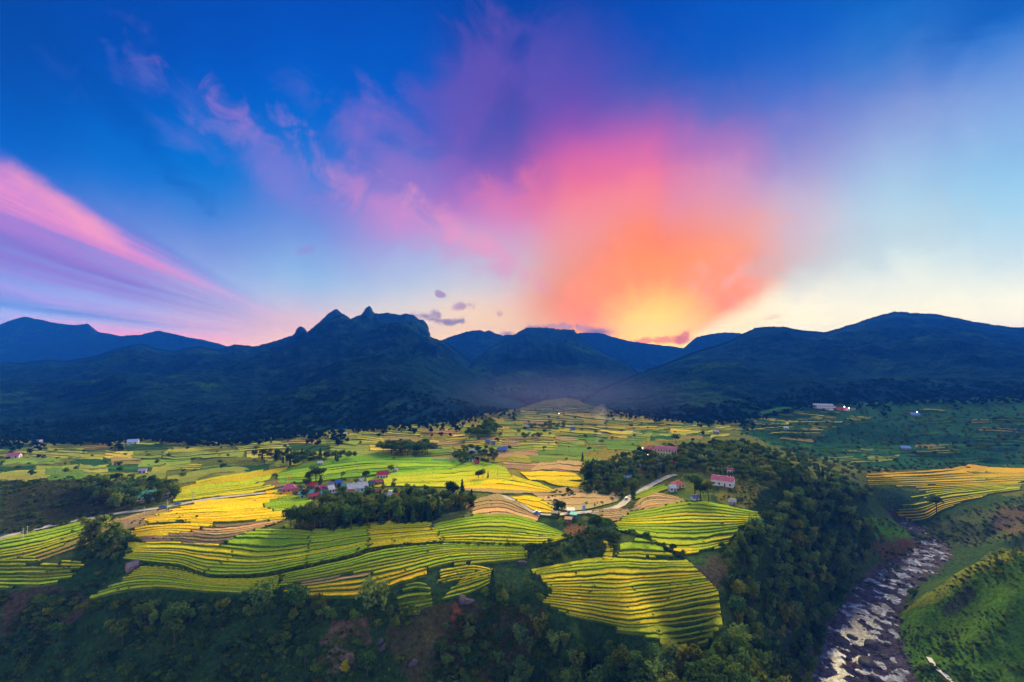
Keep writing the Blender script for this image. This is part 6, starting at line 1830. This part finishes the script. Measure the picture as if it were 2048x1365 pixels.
# undergrowth over the rough ground
UNDER = [([(-20, 1195), (180, 1205), (560, 1200), (800, 1215), (1000, 1210), (1090, 1225), (1100, 1300), (990, 1420), (-20, 1420)], 1.5, 30000, (0.5, 1.7)),
         ([(120, 1110), (262, 1095), (262, 1140), (180, 1200), (60, 1215), (100, 1180), (150, 1160)], 2.2, 3000, (0.6, 1.8)),
         ([(1780, 1250), (1850, 1195), (1950, 1128), (2070, 1080), (2070, 1420), (1850, 1420), (1800, 1300)], 1.7, 16000, (0.4, 1.3), 2),
         ([(1440, 1100), (1530, 1040), (1560, 990), (1480, 960), (1440, 1000), (1530, 1020)], 2.4, 2500, (0.5, 1.4)),
         ([(1750, 1030), (1900, 1030), (2070, 990), (2070, 1080), (1930, 1095), (1840, 1080)], 2.8, 4000, (0.6, 1.8)),
         ([(0, 960), (140, 955), (270, 990), (190, 1040), (0, 1072)], 2.6, 4000, (0.6, 1.6)),
         ([(0, 1085), (0, 1066), (200, 1022), (200, 1032)], 2.0, 1500, (0.6, 1.4)),
         ([(1060, 1100), (1160, 1060), (1240, 1070), (1230, 1110), (1080, 1130), (1050, 1120)], 1.9, 2500, (0.5, 1.5)),
         ([(1130, 985), (1180, 965), (1290, 970), (1240, 995), (1160, 985)], 2.4, 1500, (0.8, 2.0)),
         ([(1480, 790), (2070, 790), (2070, 935), (1740, 945), (1540, 900), (1480, 860)], 8.0, 5000, (0.8, 2.6)),
         ([(0, 880), (330, 876), (700, 862), (900, 850), (860, 915), (560, 940), (0, 960)], 16.0, 3500, (0.6, 1.6)),
         ([(880, 850), (1050, 815), (1250, 820), (1400, 850), (1200, 915), (1000, 930)], 18.0, 2500, (0.6, 1.6)),
         ([(1640, 1080), (1760, 1040), (1850, 1075), (1800, 1140), (1700, 1200)], 2.6, 2000, (0.6, 1.6))]
pts = []
src = [FIRST[('shrub', i)] for i in range(3) if ('shrub', i) in FIRST]
for ui, (poly, sp, n, sr, *only) in enumerate(UNDER):
    P = scatter(poly, sp, n, 900 + ui, ui in (8,))
    r = np.random.default_rng(950 + ui)
    cl = fbm(P[:, 0] / 9, P[:, 1] / 9, 3, 77) if len(P) else []
    for (x, y, z), c in zip(P, cl):
        if c < 0.40: continue
        pts.append((only[0] if only else int(r.integers(len(src))), x, y, z - 0.1, r.uniform(*sr) / 10 * (0.6 + 1.1 * (c - 0.40) / 0.3), r.uniform(0, 6.28)))
for x, y, z in WEEDS:
    if math.hypot(x, y) < 420 and rng.random() < 0.8:
        pts.append((int(rng.choice([0, 2, 2])) if len(src) > 2 else 0, x + rng.normal(0, 0.5), y + rng.normal(0, 0.5), z - 0.1, rng.uniform(0.03, 0.10), rng.uniform(0, 6.28)))
# bushy banks between terraces: along the grassy line of the bowl
for line, n in (([(270, 1130), (330, 1136), (400, 1151), (430, 1156), (519, 1154), (599, 1138), (699, 1116), (755, 1099), (888, 1087)], 420), ([(1376, 1122), (1320, 1092), (1270, 1070), (1240, 1062)], 120), ([(895, 1088), (1040, 1093), (1120, 1090)], 160), ([(1100, 985), (1150, 990), (1080, 1000), (1110, 1010)], 60)):
    L = resample(line, n); L = L + rng.normal(0, 1.3, L.shape)
    W = cast(L[:, 0], L[:, 1])
    for x, y, z in W:
        pts.append((int(rng.integers(len(src))), x, y, z + 0.1, rng.uniform(0.06, 0.15), rng.uniform(0, 6.28)))
mass("undergrowth", "tangled shrubs and weeds covering the rough slopes", pts, src)

# trees over the mountain sides
pts = []
src = [FIRST[('hill', i)] for i in (0, 1) if ('hill', i) in FIRST]
for nm, n in (("mountain", 4200), ("mountain.001", 3400), ("mountain.004", 400)):
    V, nrow = MOUNTS[nm]
    r = np.random.default_rng(len(nm) + n)
    i = r.uniform(0, V.shape[0] - 1.01, n); j = r.uniform(0, nrow - 1.01, n)
    j = (nrow - 1.02) * 0.10 * r.random(n) ** 1.5
    j[: n * 2 // 3] = nrow - 1.02 - r.random(n * 2 // 3) * 1.2
    a, b = i.astype(int), j.astype(int); f, g = (i - a)[:, None], (j - b)[:, None]
    P = (V[a, b] * (1 - f) + V[a + 1, b] * f) * (1 - g) + (V[a, b + 1] * (1 - f) + V[a + 1, b + 1] * f) * g
    for p in P:
        d = math.hypot(p[0], p[1])
        sz = r.uniform(0.7, 1.15) * min(1.0 + d / 3500, 1.7)
        pts.append((int(r.integers(len(src))), p[0], p[1], p[2] - 4.6 * sz, sz, r.uniform(0, 6.28)))
fr = np.random.default_rng(44)
fx = fr.uniform(-60, 2100, 1200)
fy = np.interp(fx, [f[0] for f in FOOT], [f[1] for f in FOOT]) + np.abs(fr.normal(0, 1, 1200)) * (3 + 9 * (fbm(fx / 60, fx * 0, 3, 8) > 0.52))
W = cast(fx, fy + 0.6)
for (x, y, z), qx in zip(W, fx):
    if 1030 < qx < 1200: continue
    pts.append((int(fr.integers(len(src))), x, y, z - 1.0, fr.uniform(0.3, 0.95), fr.uniform(0, 6.28)))
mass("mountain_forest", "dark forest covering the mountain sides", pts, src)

# small stones of the river bed
mass("river_rubble", "stones and rubble of the river bed", [(i % 6, x, y, z, s, i * 1.7) for i, (x, y, z, s) in enumerate(REST_ROCKS)],
     [o for o in bpy.data.objects if o.name.startswith("boulder")][:12][:6])

# ------------------------------------------------------------------ air
def build_haze():
    m = bpy.data.materials.new("haze_air"); m.use_nodes = True
    T = NT(m.node_tree)
    out = T.n('ShaderNodeOutputMaterial'); v = T.n('ShaderNodeVolumePrincipled')
    v.inputs['Color'].default_value = HAZE_COL
    v.inputs['Density'].default_value = HAZE_DEN
    v.inputs['Anisotropy'].default_value = HAZE_ANI
    T.t.links.new(v.outputs[0], out.inputs['Volume'])
    x, y0, y1, z0, z1 = HAZE_SIDE, -400.0, HAZE_FAR, float(GH.min()) - 1.5, HAZE_TOP
    V = [(sx * x, yy, zz) for zz in (z0, z1) for yy in (y0, y1) for sx in (-1, 1)]
    F = [(0, 2, 3, 1), (4, 5, 7, 6), (0, 1, 5, 4), (2, 6, 7, 3), (0, 4, 6, 2), (1, 3, 7, 5)]
    o = mesh_obj("haze", V, F, m)
    prop(o, kind='stuff', label="thin blue evening haze filling the valley air")


build_haze()
